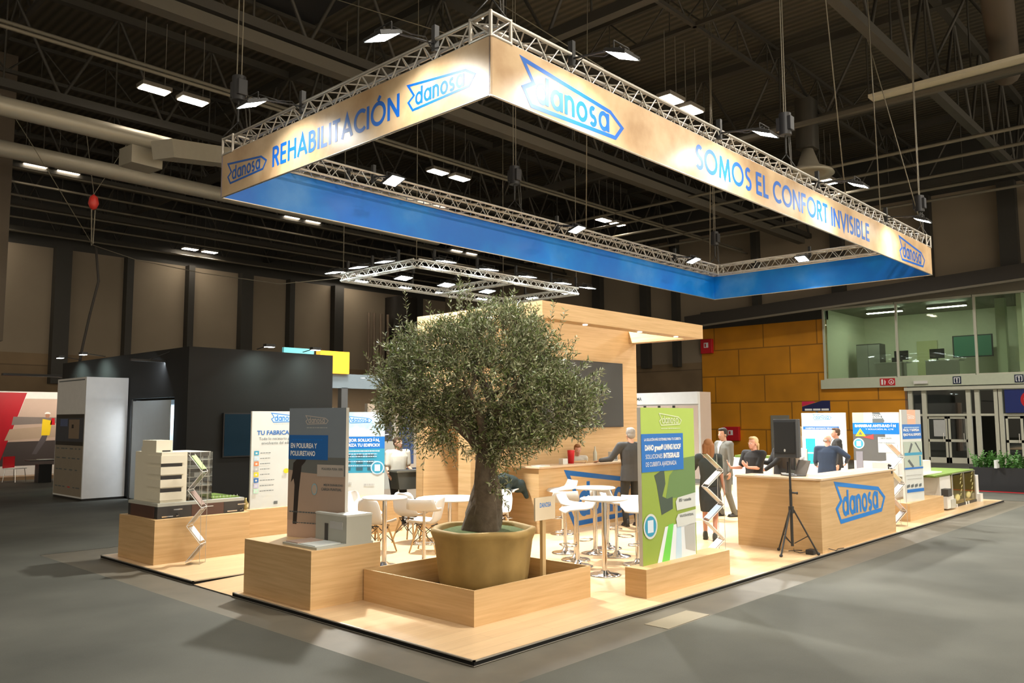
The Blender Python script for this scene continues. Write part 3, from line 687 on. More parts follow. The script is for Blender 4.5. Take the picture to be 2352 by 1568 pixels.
hoist(TX1-ins,TY1-ins,ZTR+.55,'black chain hoist above the farthest corner of the big truss')
hoist(7.9,TY1-ins,ZTR+.55,'black chain hoist above the middle of the far truss side')

# far small truss with its floods
t=thing('light_truss','small bright rectangular truss with a cross member, hanging behind the stand','truss',(9.66,12.2,6.28))
A_,B_=7.1,3.45
truss_mesh(A_,.2,.024,.012,.42,white).build('truss_side',t); truss_mesh(A_,.2,.024,.012,.42,white).build('truss_side',t,loc=(0,B_,0))
for x in (0,A_*.55,A_):
    o=truss_mesh(B_,.2,.024,.012,.42,white).build('truss_side' if x!=A_*.55 else 'cross_member',t,loc=(x,0,0)); o.rotation_euler=(0,0,PI/2)
for x in (0,A_):
    for y in (0,B_): MB().tube((x,y,.2),(x,y,8.3),.012,steel2,5).build('suspension_cable',t)
k=0
for (x,y,rz) in [(9.66+a,11.65,0) for a in (.6,2.3,4.0,5.7,7.0)]+[(9.1,12.2+a,-PI/2) for a in (.7,1.9,3.1)]+[(9.66+a,16.2,PI) for a in (1.0,2.8,4.4,6.4)]+[(17.3,12.2+a,PI/2) for a in (.7,2.4)]+[(9.66+a,14.6,PI) for a in (1.5,3.3,5.2)]:
    flood(x,y,6.42,rz,.15,'small white-lit flood light on the far bright truss','flood lights on the small far truss',P_RING if k%2==0 else 0,arm=.6,size=(.5,.36)); k+=1
# hall cables
def wire(name,lab,pts,r=.012,m=steel2,cat='cable'): tag(MB().path(pts,r,m,5).build(name),lab,cat)
wire('steel_cable','steel cable from the small truss sagging to the red hook',[(9.5,15.7,6.35),(8.2,16.8,6.15),(6.6,18.6,6.5),(5.4,20.5,7.0),(4.6,21.9,7.55)])
wire('steel_cable','steel cable running from the red hook up to the left roof',[(4.6,21.9,7.55),(2.6,21.0,9.9),(1.4,20.4,11.2)])
t=thing('red_hook_block','red chain hook block hanging under the roof at the left','hook',(4.6,22.0,8.9))
MB().lathe([(.02,.3),(.12,.2),(.16,.0),(.1,-.15),(.02,-.2)],mat('hook_red',(.6,.04,.03),.4),(0,0,0),14).build('block',t)
MB().tube((-.05,0,-.2),(0,0,-1.35),.02,steel2,5).tube((.06,0,-.2),(.04,0,-1.3),.02,steel2,5).tube((0,0,.3),(-.4,-.2,2.3),.012,steel2,4).tube((0,0,.3),(.9,-.5,2.3),.012,steel2,4).build('chain',t)
wire('hanging_rope','dark rope hanging from the red hook down to the black booth',[(4.7,21.9,7.5),(4.75,21.7,6.4),(4.5,21.6,5.3),(4.3,21.5,4.3),(4.1,21.3,3.3)],.04,gm,'rope')
wire('steel_cable','thin steel cable across the dark roof at the top, long one',[(3.0,12.0,12.4),(8.5,4.0,8.6)],.01)
wire('steel_cable','thin steel cable crossing the long one at the top',[(7.0,10.0,13.8),(6.0,3.0,8.0)],.01)
for i,(x0,y0,z0,x1,y1,z1) in enumerate([(11.6,1.1,6.55,9.6,.8,13.8),(13.6,1.1,6.5,13.9,1.3,14),(16.6,1.1,6.6,16.0,2.5,14),(16.4,6.9,6.5,16.5,6.7,14),(10.5,6.9,6.5,10.2,6.5,14)]):
    wire('suspension_cable',['first','second','third','fourth','fifth'][i]+' thin cable from the left on the right half of the big truss',[(x0,y0,z0),(x1,y1,z1)],.012)
# ================================================================== plinths, counters, back wall
DZ=.045
def plinth(name,lab,x0,y0,x1,y1,z1,cat='plinth'):
    t=thing(name,lab,cat,(x0,y0,DZ))
    MB().box((0,0,0),(x1-x0,y1-y0,z1-DZ-.018),oak).build('body',t)
    MB().box((0,0,z1-DZ-.018),(x1-x0,y1-y0,z1-DZ),oak).build('top_panel',t,bevel=.002); return t
plinth('display_plinth','oak plinth at the left end of the platform carrying the white apartment model',.15,6.53,1.60,7.75,.66)
plinth('display_plinth','oak plinth beside the tree bed carrying the grey house model',.10,2.58,1.02,3.97,.66)
plinth('display_plinth','oak plinth behind the apartment model carrying the TU FABRICANTE board',1.63,6.76,3.0,7.75,.66)
plinth('display_plinth','low oak plinth carrying the green garden-roof board',2.96,.27,4.87,.56,.36)
plinth('display_plinth','low oak plinth carrying the narrow board right of the counter',12.12,.32,14.3,.72,.39)
plinth('display_plinth','oak plinth under the sky-blue board behind the tables',3.6,6.75,4.75,7.75,.66)
plinth('display_plinth','low oak plinth under the white board at the far right',16.7,3.4,17.4,4.6,.36)
plinth('display_plinth','low oak plinth under the yellow-triangle radon board',16.7,2.0,17.4,3.2,.36)
# tree bed
t=thing('planter_box','low square oak planter frame around the olive pot','planter',(.77,.79,DZ))
S_=1.84; SY=1.76; H_=.345; k=.02
MB().box((0,0,0),(S_,k,H_),oak).build('side_panel',t); MB().box((0,SY-k,0),(S_,SY,H_),oak).build('side_panel',t)
MB().box((0,k,0),(k,SY-k,H_),oak).build('side_panel',t); MB().box((S_-k,k,0),(S_,SY-k,H_),oak).build('side_panel',t)
MB().box((k,k,0),(S_-k,SY-k,.05),mat('bed_soil',(.10,.075,.045),.9,var=.3,scale=20,bump=.5)).build('soil',t)
# reception counter (L shape open to the back)
t=thing('reception_counter','oak reception counter at the platform edge with a large blue emblem','counter',(7.27,.05,DZ))
CX,CY,CH=3.2,1.36,1.1
MB().box((0,0,0),(CX,.5,CH-.03),oak).build('front_body',t); MB().box((0,.5,0),(.5,CY,CH-.03),oak).build('side_body',t)
lam=wood_mat('counter_top',(.72,.55,.38),(.64,.47,.31),rough=.3)
MB().box((-.02,-.03,CH-.03),(CX+.02,.55,CH),lam).box((-.02,.55,CH-.03),(.55,CY+.02,CH),lam).build('worktop',t,bevel=.004)
e=MB(); emblem(e,.58,.40,2.12,-.003,blue,None,1.55,ht=.60); e.build('emblem',t)
MB().box((.3,-.012,0),(.5,.0,.0),black)
# bar counter
t=thing('bar_counter','oak bar counter before the back wall with a giant blue emblem','counter',(6.06,4.58,DZ))
BX=4.1
MB().box((0,0,0),(BX,.42,1.13),oak).box((0,.42,0),(.5,.81,1.13),oak).build('body',t)
MB().box((-.04,-.05,1.13),(BX+.03,.46,1.165),lam).build('worktop',t,bevel=.004)
e=MB(); emblem(e,.78,.08,2.9,-.003,mat('emblem_deep_blue',(.0,.10,.38),.4),None,1.55,ht=.96); e.build('emblem',t)
# storage block with canopy
BX0,BX1,YC,YWALL,YB=5.184,10.33,3.71,5.40,6.87
t=thing('back_wall_block','tall oak block with storage room, wall screen recess and projecting canopy frame','wall unit',(0,0,DZ))
zt=4.0-DZ; zb=3.715-DZ
b=MB(); b.box((BX0,YWALL,0),(BX1,YWALL+.12,zb),oak)
b.box((BX0,YB-.1,0),(BX1,YB,zt),oak).box((BX1-.1,YWALL+.12,0),(BX1,YB-.1,zb),oak)
b.box((BX0,6.68,0),(BX0+.08,YB-.1,zb),oak).box((BX0,YWALL+.12,0),(BX0+.08,5.72,zb),oak).box((BX0,5.72,2.15),(BX0+.08,6.68,zb),oak)
b.build('wall_panels',t)
b=MB(); b.box((BX0,YC,zb),(BX1,YC+.28,zt),oak).box((BX1-.28,YC+.28,zb),(BX1,YB-.1,zt),oak).box((BX0,YC+.28,zb),(BX0+.28,YB-.1,zt),oak).box((BX0+.28,YWALL,zb),(BX1-.28,YWALL+.12,zt),oak)
b.build('canopy_frame',t)
b=MB(); 
for x in (6.5,8.2,9.5): b.tube((x,YC+.14,zb-.012),(x,YC+.14,zb+.002),.045,mat('spot_emit',(1,1,1),.5,emit=(1,.95,.85),strength=6),14)
b.build('recessed_spot',t)
MB().box((-.0,0,0),(.035,.95,2.1),oak).build('door_leaf',t,loc=(BX0-.01,6.66,0)).rotation_euler=(0,0,-2.15)
o=[c for c in bpy.data.objects if c.parent==t and c.name.startswith('door_leaf')][0]
hd=MB().tube((.0,.86,1.05),(-.06,.86,1.05),.012,mat('brass',(.7,.5,.2),.3,1),8).tube((-.06,.86,1.05),(-.06,.74,1.05),.012,MATS['brass'],8).box((-.004,.83,1.0),(0,.89,1.1),MATS['brass']); hd.build('door_handle',o)
t2=thing('storage_shelf','white shelf rack seen through the open storage door','shelf',(6.3,6.1,DZ))
b=MB()
for z in (.1,.6,1.1,1.55,1.95): b.box((0,0,z),(.9,.45,z+.03),white)
for x in (0,.87): 
    for y in (0,.42): b.box((x,y,0),(x+.03,y+.03,2.0),white)
b.build('rack',t2)
for x,z,c,nm,lab in [(.1,.63,mat('box_dark',(.03,.03,.03),.5),'storage_box','dark box on the low shelf of the storage rack'),(.15,1.13,cardw,'storage_box','white box on the middle shelf of the storage rack'),(.45,1.58,mat('box_brown',(.3,.18,.09),.6),'storage_box','brown box on the upper shelf of the storage rack'),(.05,1.58,cardw,'storage_box','white box on the upper shelf of the storage rack')]:
    o=MB().box((0,0,0),(.28,.35,.26),c).build(nm,loc=(6.3+x,6.13,DZ+z)); tag(o,lab,'box')
t=thing('wall_screen','large dark screen mounted on the oak back wall','screen',(7.0,YWALL-.005,DZ))
MB().box((0,-.04,1.83),(2.74,0,3.2),blackp).build('bezel',t); MB().box((.02,-.045,1.85),(2.72,-.04,3.18),mat('screen_off',(.028,.03,.032),.35)).build('display',t)

# ================================================================== boards
def board(lab,x,y,z,rz,w_,h_,arts,th=.035,bg=None,name='display_board',side=white):
    """origin lower-left of front, front faces local -y"""
    t=thing(name,lab,'display board',(x,y,z),rz)
    MB().box((0,0,0),(w_,th,h_),side).build('panel',t)
    layers=[]
    for i,a in enumerate(arts):
        kind=a[0]; yy=-.0015-.0012*i/3-(.001 if kind in('t','e') else 0)
        nm={'r':'printed_ground','p':'printed_picture','b':'title_band','t':'lettering','e':'emblem','o':'round_badge','l':'caption_lines'}[kind]
        g=MB(); layers.append((nm,g))
        if kind in('r','b'): _,x0,z0,x1,z1,m=a; g.flat([(x0*w_,z0*h_),(x1*w_,z0*h_),(x1*w_,z1*h_),(x0*w_,z1*h_)],yy,m)
        elif kind=='p': g.flat([(px_*w_,pz*h_) for px_,pz in a[1]],yy,a[2])
        elif kind=='t': text(g,a[1],a[2]*w_,a[3]*h_,a[4]*h_,a[5],yy,wd=(a[6]*w_ if len(a)>6 and a[6] else None),bold=a[7] if len(a)>7 else .02)
        elif kind=='e': emblem(g,a[1]*w_,a[2]*h_,a[3]*w_,yy,a[4],a[5] if len(a)>5 else None,1.2)
        elif kind=='o':
            _,cx,cz,r,m1,m2=a
            g.flat(arc(cx*w_,cz*h_,r*w_*1.22,r*w_*1.22,0,360,26)[:-1],yy,m2); g.flat(arc(cx*w_,cz*h_,r*w_,r*w_,0,360,26)[:-1],yy-.0006,m1)
            g.flat([(cx*w_-r*w_*.5,cz*h_-r*w_*.6),(cx*w_+r*w_*.5,cz*h_-r*w_*.6),(cx*w_+r*w_*.5,cz*h_+r*w_*.6),(cx*w_-r*w_*.5,cz*h_+r*w_*.6)],yy-.0012,mat('badge_paper',(.62,.72,.85),.5,var=.02))
        elif kind=='l':
            _,x0,z0,x1,hh,m=a; xx=x0*w_; rr=random.Random(int(z0*999))
            while xx<x1*w_:
                d=rr.uniform(.012,.04)*1.2; d=min(d,x1*w_-xx+.001); g.flat([(xx,z0*h_),(xx+d,z0*h_),(xx+d,z0*h_+hh*h_),(xx,z0*h_+hh*h_)],yy,m); xx+=d+.008
    for nm,g in layers: g.build(nm,t)
    return t
C=lambda n,c=None,r=.45: MATS[n] if n in MATS else mat(n,c,r,var=.04,scale=5)
sky=cloud_mat('print_sky',(.30,.62,.95),(.55,.80,.98),(.85,.93,.98),2.5,.35); bluegrey=C('print_slate',(.19,.23,.28)); sand=C('print_sand',(.40,.30,.24)); rose=C('print_rose',(.50,.36,.29))
silh=C('print_silhouette',(.025,.018,.016)); green1=C('print_lime',(.40,.56,.10)); green2=C('print_grass',(.27,.38,.055)); green3=C('print_dark_green',(.13,.24,.08)); teal=C('print_teal',(.03,.30,.50)); sky2=C('print_pale_blue',(.50,.68,.85))
greyp=C('print_grey',(.45,.46,.46)); yellow=C('print_yellow',(.85,.62,.02)); orangep=C('print_orange',(.75,.22,.08)); tealp=C('print_aqua',(.02,.35,.42)); leaf=C('print_green',(.15,.6,.08)); bblue=mat('print_band_blue',(.0,.15,.55),.4,var=.02); paper=C('print_paper',(.62,.655,.65))
# TU FABRICANTE
arts=[('r',0,0,1,1,paper),('e',.37,.885,.56,blue,sky2),('l',.42,.865,.85,.004,greyp),('t','TU FABRICANTE',.10,.755,.045,dblue,.84,.03),('t','Todo lo necesario para la',.14,.70,.030,ink,.76,.0),('t','envolvente del edificio',.19,.655,.030,ink,.66,.0)]
zc=[.545,.49,.435,.38,.325,.265,.21,.155]; ic=[teal,sky2,orangep,greyp,yellow,dblue,C('print_lilac',(.5,.5,.7)),C('print_mint',(.5,.75,.62))]
for z_,m_ in zip(zc,ic): arts+= [('r',.055,z_-.0,.145,z_+.045,m_),('r',.08,z_+.012,.118,z_+.03,paper),('l',.17,z_+.018,.17+.3*(.6+.4*((z_*37)%1)),.006,ink)]
arts+=[('p',arc(.68,.37,.055,.026,0,360,16)[:-1],yellow),('r',.45,.03,.52,.062,ink),('p',[(.86,.05),(.98,.06),(.99,.33),(.9,.30)],C('print_foliage',(.3,.42,.3)))]
board('white board headed TU FABRICANTE with a column of small square icons',1.78,6.86,.66,0,.92,1.53,arts)
# POLIUREA
arts=[('r',0,0,1,1,rose),('r',0,.58,1,1,bluegrey),('p',[(0,.5),(.3,.47),(.6,.5),(1,.46),(1,.62),(0,.62)],C('print_haze',(.13,.14,.14))),('p',[(0,.13),(1,.10),(1,.48),(.25,.50),(0,.52)],sand),
 ('p',[(.1,.10),(.17,.10),(.2,.35),(.24,.55),(.30,.58),(.34,.62),(.33,.68),(.17,.68),(.15,.60),(.09,.57),(.08,.50),(.05,.42),(.10,.45),(.12,.40)],silh),
 ('e',.30,.875,.40,C('print_pale_rose',(.5,.45,.42))),('l',.32,.845,.68,.005,greyp),('b',-.0,.60,.70,.79,dblue),('l',.06,.75,.6,.008,bblue),('t','EN POLIUREA Y',.04,.69,.038,inkw,.47,.03),('t','POLIURETANO',.04,.63,.038,inkw,.44,.03),
 ('r',.52,.475,.98,.565,C('print_card',(.42,.38,.35))),('t','POLIUREA PURA 100%',.60,.525,.018,ink,.36,.02),('t','MEJOR DURABILIDAD',.64,.405,.016,ink,.33,.02),('t','CARGA PUNTUAL',.60,.37,.02,ink,.35,.02),
 ('l',.04,.19,.62,.010,ink),('l',.1,.11,.6,.008,ink),('o',.86,.135,.10,teal,sky2),('p',arc(.48,.375,.05,.045,0,360,14)[:-1],C('print_steelblue',(.25,.42,.5))),('p',arc(.48,.375,.04,.035,0,360,14)[:-1],C('print_card2',(.45,.36,.30)))]
board('slate and rose board with the silhouette of a worker reading EN POLIUREA Y POLIURETANO',.54,3.77,.66,math.atan2(2.9-3.77,.75-.54),.895,1.53,arts,th=.05)
# SOLUCION
arts=[('r',0,0,1,1,paper),('r',0,.72,1,1,sky),('r',0,.27,1,.60,teal),('e',.28,.87,.46,blue,sky2),('b',0,.56,1,.705,bblue),('t','¡LA MEJOR SOLUCIÓN,',.06,.645,.036,inkw,.84,.04),('t','REVALORIZA TU EDIFICIO!',.0,.585,.036,inkw,.9,.04),
 ('l',.25,.525,.9,.012,inkw)]+[('p',[(.2+a,.30+bz),(.33+a,.30+bz),(.33+a,.34+bz),(.2+a,.34+bz)],C('print_window',(.02,.09,.15))) for a in (0,.24,.46) for bz in (0,.08,.155)]+[('l',.15,z_,.85,.012,sky2) for z_ in (.35,.40,.46,.49)]+[('o',.86,.33,.11,teal,sky2),('l',.2,.13,.35,.03,greyp),('l',.6,.12,.8,.02,greyp)]
board('sky-blue board reading REVALORIZA TU EDIFICIO behind the round tables',3.94,7.73,.66,math.atan2(-.47,.56),.92,1.53,arts)
# green
arts=[('r',0,.0,1,1,green2),('r',0,.66,1,1,green1),('p',[(.62,.455),(.72,.45),(.80,.47),(1,.55),(1,.60),(.78,.51),(.66,.475),(.60,.49)],C('print_skin',(.6,.38,.27))),('p',[(.42,.40),(1,.40),(1,.67),(.75,.66),(.5,.55)],green3),('p',[(.22,.56),(.40,.60),(.42,.50),(.36,.42),(.45,.40),(.55,.41),(.55,.33),(.34,.30),(.30,.40),(.26,.50)],C('print_charcoal',(.05,.08,.06))),
 ('p',[(.25,-.0),(.40,.22),(.98,.24),(.98,.0)],C('print_ice',(.72,.78,.85))),('p',[(.33,0),(.46,.23),(.56,.235),(.47,0)],leaf),('p',[(.58,0),(.62,.235),(.70,.24),(.70,0)],sky2),('p',[(.78,.05),(.76,.20),(.97,.22),(.97,.02)],greyp),
 ('e',.33,.885,.42,C('print_pale_lime',(.66,.75,.5))),('l',.36,.86,.72,.006,C('print_pale_lime')),('b',0,.585,.77,.83,bblue),('t','LA SOLUCIÓN MÁS SOSTENIBLE PARA TU CUBIERTA',.05,.785,.017,inkw,.68,.02),('t','DANO green® LIVING ROOF',.06,.725,.034,inkw,.66,.05),('t','SOLUCIONES',.07,.67,.030,inkw,.30,0),('t','INTEGRALES',.39,.67,.032,inkw,.30,.05),('t','DE CUBIERTA AJARDINADA',.07,.62,.030,inkw,.56,0),
 ('p',[(.60,.375),(.64,.40),(.99,.42),(.99,.325),(.62,.315)],paper),('p',[(.60,.26),(.64,.29),(.99,.305),(.99,.215),(.62,.205)],paper),('t','80% + sostenible',.66,.37,.022,ink,.24,.02),('t','SOLUCIÓN INTEGRAL',.67,.268,.016,ink,.27,.02),('o',.13,.24,.10,teal,paper)]
board('lime green board with a blue title panel reading LIVING ROOF on a low plinth',3.12,.42,.36,0,1.19,1.82,arts,th=.05)
# narrow right board
arts=[('r',0,0,1,1,paper),('r',0,.84,1,1,greyp),('r',.28,.84,.72,1,C('print_peach',(.72,.42,.30))),('e',.3,.90,.38,inkw),('b',0,.68,1,.84,bblue),('l',.1,.80,.9,.01,sky2),('t','FÁCIL Y RÁPIDA',.04,.765,.026,inkw,.85,.04),('t','FIJACIÓN AL SOPORTE',.04,.715,.026,inkw,.92,.04),
 ('r',0,.36,1,.65,C('print_sage',(.42,.5,.44))),('p',[(.2,.5),(.3,.5),(.5,.62),(.42,.64)],ink),('p',[(.6,.64),(.68,.64),(.95,.53),(.95,.5)],ink),('r',.05,.50,.98,.53,teal),('p',[(.2,.44),(.28,.46),(.52,.38),(.46,.36)],ink),('r',.82,.38,.9,.49,teal),('r',0,.35,1,.37,bblue),
 ('l',.1,.28,.9,.008,greyp),('l',.15,.24,.9,.008,greyp),('p',[(.1,.15),(.25,.16),(.25,.19),(.1,.18)],ink),('p',[(.32,.15),(.45,.16),(.45,.19),(.32,.18)],ink),('p',[(.52,.15),(.66,.16),(.66,.19),(.52,.18)],ink),('p',[(.74,.15),(.86,.16),(.86,.19),(.74,.18)],ink),('b',.1,.10,.98,.135,bblue)]
board('narrow white and blue board showing profile details, right of the counter',12.29,.45,.39,math.atan2(-.18,.73)+.1,.80,1.82,arts,th=.04)
# radon and white boards (face -X)
arts=[('r',0,0,1,1,paper),('r',0,.32,.7,.85,C('print_dark_room',(.08,.085,.09))),('r',0,.86,.25,1,C('print_beige',(.6,.5,.35))),('p',[(.44,.72),(.62,.8),(.70,.88),(.6,1),(.44,1)],ink),('e',.30,.915,.38,inkw),('b',0,.695,1,.855,bblue),('t','BARRERAS ANTI-RADÓN',.05,.795,.036,inkw,.88,.05),('t','Y SOLUCIÓN AL CTE',.28,.755,.02,inkw,.6,0),
 ('p',[(.05,.665),(.28,.665),(.165,.775)],yellow),('p',[(.12,.685),(.21,.685),(.165,.735)],ink),('p',[(.2,.65),(.45,.62),(.45,.70),(.4,.68)],C('print_roof_red',(.4,.05,.05))),('r',.54,.44,1,.655,paper),('t','LÁMINA RADÓN',.58,.63,.02,ink,.25,.02),('l',.55,.57,.9,.008,ink),('o',.12,.56,.10,teal,inkw),('r',.05,.1,.2,.45,C('print_box',(.2,.2,.24)))]
board('board with a yellow warning triangle reading BARRERAS ANTI-RADÓN',17.0,3.18,.36,-PI/2,1.16,1.83,arts,th=.04)
arts=[('r',0,0,1,1,paper),('e',.27,.90,.42,blue),('l',.33,.87,.66,.005,greyp),('l',.1,.815,.7,.008,greyp),('b',.03,.755,.85,.80,dblue),('t','NUESTRO SOPORTE TÉCNICO',.09,.765,.018,inkw,.7,.03),('l',.12,.69,.4,.004,greyp),('b',.08,.25,.3,.62,tealp),('l',.12,.4,.25,.02,inkw)]
board('white board reading NUESTRO SOPORTE TÉCNICO behind the bald man',17.0,4.56,.36,-PI/2,1.2,1.83,arts,th=.04)
# sign in the tree bed
t=thing('wooden_sign','small pale sign reading DANOSA on a wooden post in the tree bed','sign',(2.37,1.27,.09),.06)
pine=wood_mat('pine',(.66,.47,.24),(.55,.38,.18),sc=(6,6,.8))
MB().box((-.03,.0,0),(.03,.04,.98),pine).build('post',t); MB().box((-.19,-.02,.80),(.19,0,1.06),mat('sign_birch',(.74,.64,.48),.5)).build('panel',t)
e=MB(); text(e,'DANOSA',-.105,.945,.055,blue,-.0215,wd=.215,bold=.02); e.build('lettering',t)
# ================================================================== furniture
def prof_sweep(mb,prof,w0,m,th=.012,n=8,dish=.0):
    """prof: list (y,z,halfwidth); sheet across x with thickness and side curl"""
    k=len(prof); top=[];bot=[]
    for i,(y,z,hw) in enumerate(prof):
        a=prof[max(0,i-1)];c=prof[min(k-1,i+1)]; t=Vector((c[0]-a[0],c[1]-a[1])).normalized(); nn=Vector((-t.y,t.x))
        for j in range(n+1):
            u=-1+2*j/n; lift=dish*(abs(u)**2.5)
            top.append((u*hw,y+nn.x*lift,z+nn.y*lift)); bot.append((u*hw,y+nn.x*(lift-th),z+nn.y*(lift-th)))
    N_=n+1; off=len(top); vs=top+bot; fs=[]
    for i in range(k-1):
        for j in range(n):
            a=i*N_+j; fs.append((a,a+1,a+N_+1,a+N_)); fs.append((off+a,off+a+N_,off+a+N_+1,off+a+1))
    for i in range(k-1): 
        a=i*N_; fs.append((a,a+N_,off+a+N_,off+a)); a=i*N_+n; fs.append((a,off+a,off+a+N_,a+N_))
    for j in range(n):
        fs.append((j,off+j,off+j+1,j+1)); a=(k-1)*N_+j; fs.append((a,a+1,off+a+1,off+a))
    mb.add(vs,fs,m,True)
# bar stool: white curved seat, chrome column, foot rest, trumpet base
def make_stool():
    t=thing('bar_stool','x','bar stool')
    b=MB(); prof_sweep(b,[(-.20,.735,.20),(-.16,.765,.21),(-.05,.775,.215),(.08,.78,.215),(.16,.80,.21),(.20,.86,.20),(.225,.93,.18)],.2,wplast,.022,8,.02); b.build('seat',t)
    MB().tube((0,0,.03),(0,0,.45),.027,chrome,16).tube((0,0,.45),(0,0,.75),.019,chrome,14).build('column',t)
    MB().lathe([(.205,0),(.21,.008),(.19,.018),(.10,.03),(.05,.05),(.03,.09)],chrome,(0,0,0),36).build('base',t)
    pts=[(.0,-.03,.29),(.13,-.06,.29),(.15,-.16,.29),(.09,-.23,.29),(-.09,-.23,.29),(-.15,-.16,.29),(-.13,-.06,.29),(0,-.03,.29)]
    MB().path(pts,.010,chrome,8).build('footrest',t); return t
st0=make_stool(); used=[0]
def stool(x,y,rz,lab):
    if not used[0]: used[0]=1; st0.location=(x,y,DZ); st0.rotation_euler=(0,0,rz); st0['label']=lab; st0['group']='white bar stools on chrome columns'; return st0
    return dup(st0,(x,y,DZ),rz,lab)
stool(4.80,2.95,2.3,'white bar stool just right of the DANOSA sign, its column beside the sign')
stool(4.04,2.11,-2.2,'white bar stool with raised back nearest the front high table')
stool(5.06,2.19,.9,'white bar stool right of the front high table, partly behind its top')
stool(5.57,2.72,1.6,'white bar stool behind the front high table, its seat back showing over the table')
stool(4.67,1.56,-.8,'white bar stool tucked against the green board')
stool(4.42,2.45,.4,'white bar stool hidden between the DANOSA sign and the front high table')
stool(6.32,4.27,-2.0,'lone white bar stool closest to the oak bar counter')
stool(5.72,5.02,-1.2,'white bar stool with a dark jacket on it, left of the oak bar')
stool(2.60,3.65,2.2,'white bar stool between the tree pot and the white shell chairs')
def table(name,lab,x,y,h,r,rb):
    t=thing(name,lab,'table',(x,y,DZ))
    MB().lathe([(.01,h-.03),(r-.04,h-.03),(r,h-.018),(r,h-.006),(r-.01,h),(.01,h)],wplast,(0,0,0),48,False).build('tabletop',t)
    MB().tube((0,0,.03),(0,0,h-.03),.033,chrome,18).build('column',t)
    MB().lathe([(rb,0),(rb+.005,.006),(rb-.03,.016),(.08,.03),(.045,.06)],chrome,(0,0,0),40).build('base',t); return t
table('high_table','front white round high table on a chrome column',3.78,1.46,.98,.31,.21)
table('high_table','rear white round high table on a chrome column',5.08,2.60,.98,.31,.21)
table('round_table','tall white round table in front of the sky-blue board',2.27,4.10,.94,.31,.21)
table('round_table','low white round dining table among the shell chairs',4.5,5.2,.70,.56,.28)
# shell chairs
wleg=wood_mat('beech_leg',(.62,.40,.18),(.5,.31,.13),sc=(8,8,1.5))
def make_chair():
    t=thing('shell_chair','x','chair')
    b=MB(); prof_sweep(b,[(-.235,.425,.17),(-.21,.445,.205),(-.10,.435,.225),(.05,.425,.225),(.13,.435,.225),(.19,.49,.225),(.215,.58,.225),(.24,.68,.215),(.255,.76,.19),(.262,.805,.145),(.265,.82,.09)],.2,wplast,.012,12,.055); b.build('shell',t)
    for sx in (-1,1):
        for sy in (-1,1): MB().tube((sx*.12,sy*.11,.40),(sx*.22,sy*.21,0),.017,wleg,10,r1=.012).build('leg',t)
    w_=MB()
    for sx in (-1,1):
        w_.tube((sx*.13,-.12,.39),(sx*.185,.175,.14),.006,black,6).tube((sx*.13,.12,.39),(sx*.185,-.175,.14),.006,black,6)
        w_.tube((-.13,sx*.12,.39),(.185,sx*.175,.14),.006,black,6).tube((.13,sx*.12,.39),(-.185,sx*.175,.14),.006,black,6)
    w_.box((-.14,-.13,.39),(.14,-.11,.405),black).box((-.14,.11,.39),(.14,.13,.405),black); w_.build('wire_brace',t); return t
ch0=make_chair(); cu=[0]
def chair(x,y,rz,lab):
    if not cu[0]: cu[0]=1; ch0.location=(x,y,DZ); ch0.rotation_euler=(0,0,rz); ch0['label']=lab; ch0['group']='white shell chairs on beech legs'; return
    dup(ch0,(x,y,DZ),rz,lab)
# seat faces local -y ; backrest at +y
chair(3.50,4.62,PI+.55,'white shell chair in front of the dining table, its back toward the aisle')
chair(3.95,5.55,PI/2+.25,'white shell chair left of the dining table, behind the front shell chair')
chair(5.0,4.62,-PI/2+.15,'white shell chair right of the dining table, next to the tree trunk')
chair(2.95,5.15,PI/2+.2,'white shell chair behind the grey house model, its seat edge beyond the model')
chair(3.4,6.1,.4,'white shell chair farthest left, under the sky-blue board')
# jacket on the stool
jk=MB(); jm=mat('jacket_dark',(.012,.025,.025),.85,var=.4,scale=20)
jk.ell((5.70,5.02,.95),(.25,.20,.13),jm,18,12).ell((5.88,4.92,.87),(.17,.13,.12),jm).ell((5.58,4.97,1.02),(.15,.12,.10),jm); jk.cap((5.95,4.9,.92),(5.98,4.8,.68),.07,.045,jm).cap((5.6,4.9,.95),(5.52,4.8,.72),.07,.045,jm)
o=jk.build('draped_jacket',remesh=.022); tag(o,'dark jacket heaped on the bar stool left of the oak bar','jacket')
tag(MB().box((-.14,-.10,0),(.14,.10,.012),cardw).build('paper_sheet',loc=(6.3,4.75,1.21)),'white sheet of paper lying at the left end of the bar','paper')
# things on the bar
def bottle(x,y,z,h,r,m,name,lab,cat,grp=None):
    b=MB().lathe([(r*.95,0),(r,.01),(r,h*.6),(r*.4,h*.8),(r*.35,h*.95),(r*.38,h)],m,(0,0,0),16); t=b.build(name,loc=(x,y,z)); tag(t,lab,cat,grp); return t
ZBAR=DZ+1.165
tag(MB().lathe([(.055,0),(.07,.24),(.068,.25)],red,(0,0,0),20).build('red_bucket',loc=(7.30,4.85,ZBAR)),'red tapered bucket on the oak bar beside the crouching person','bucket')
bottle(8.05,4.85,ZBAR,.30,.04,mat('bottle_clear',(.6,.6,.5),.15),'clear_bottle','pale bottle with yellow cap on the bar left of the dark-suited man','bottle')
tag(MB().box((0,0,0),(.16,.12,.18),cardw).box((.06,-.002,.03),(.14,0,.12),ink).build('sugar_box',loc=(8.55,4.78,ZBAR)),'white box with a dark label on the bar beside the dark-suited man','box')
tag(MB().box((0,0,0),(.14,.10,.10),mat('dispenser_white',(.7,.7,.68),.4)).build('napkin_box',loc=(7.0,4.8,ZBAR)),'small white box left of the red bucket on the bar','box')
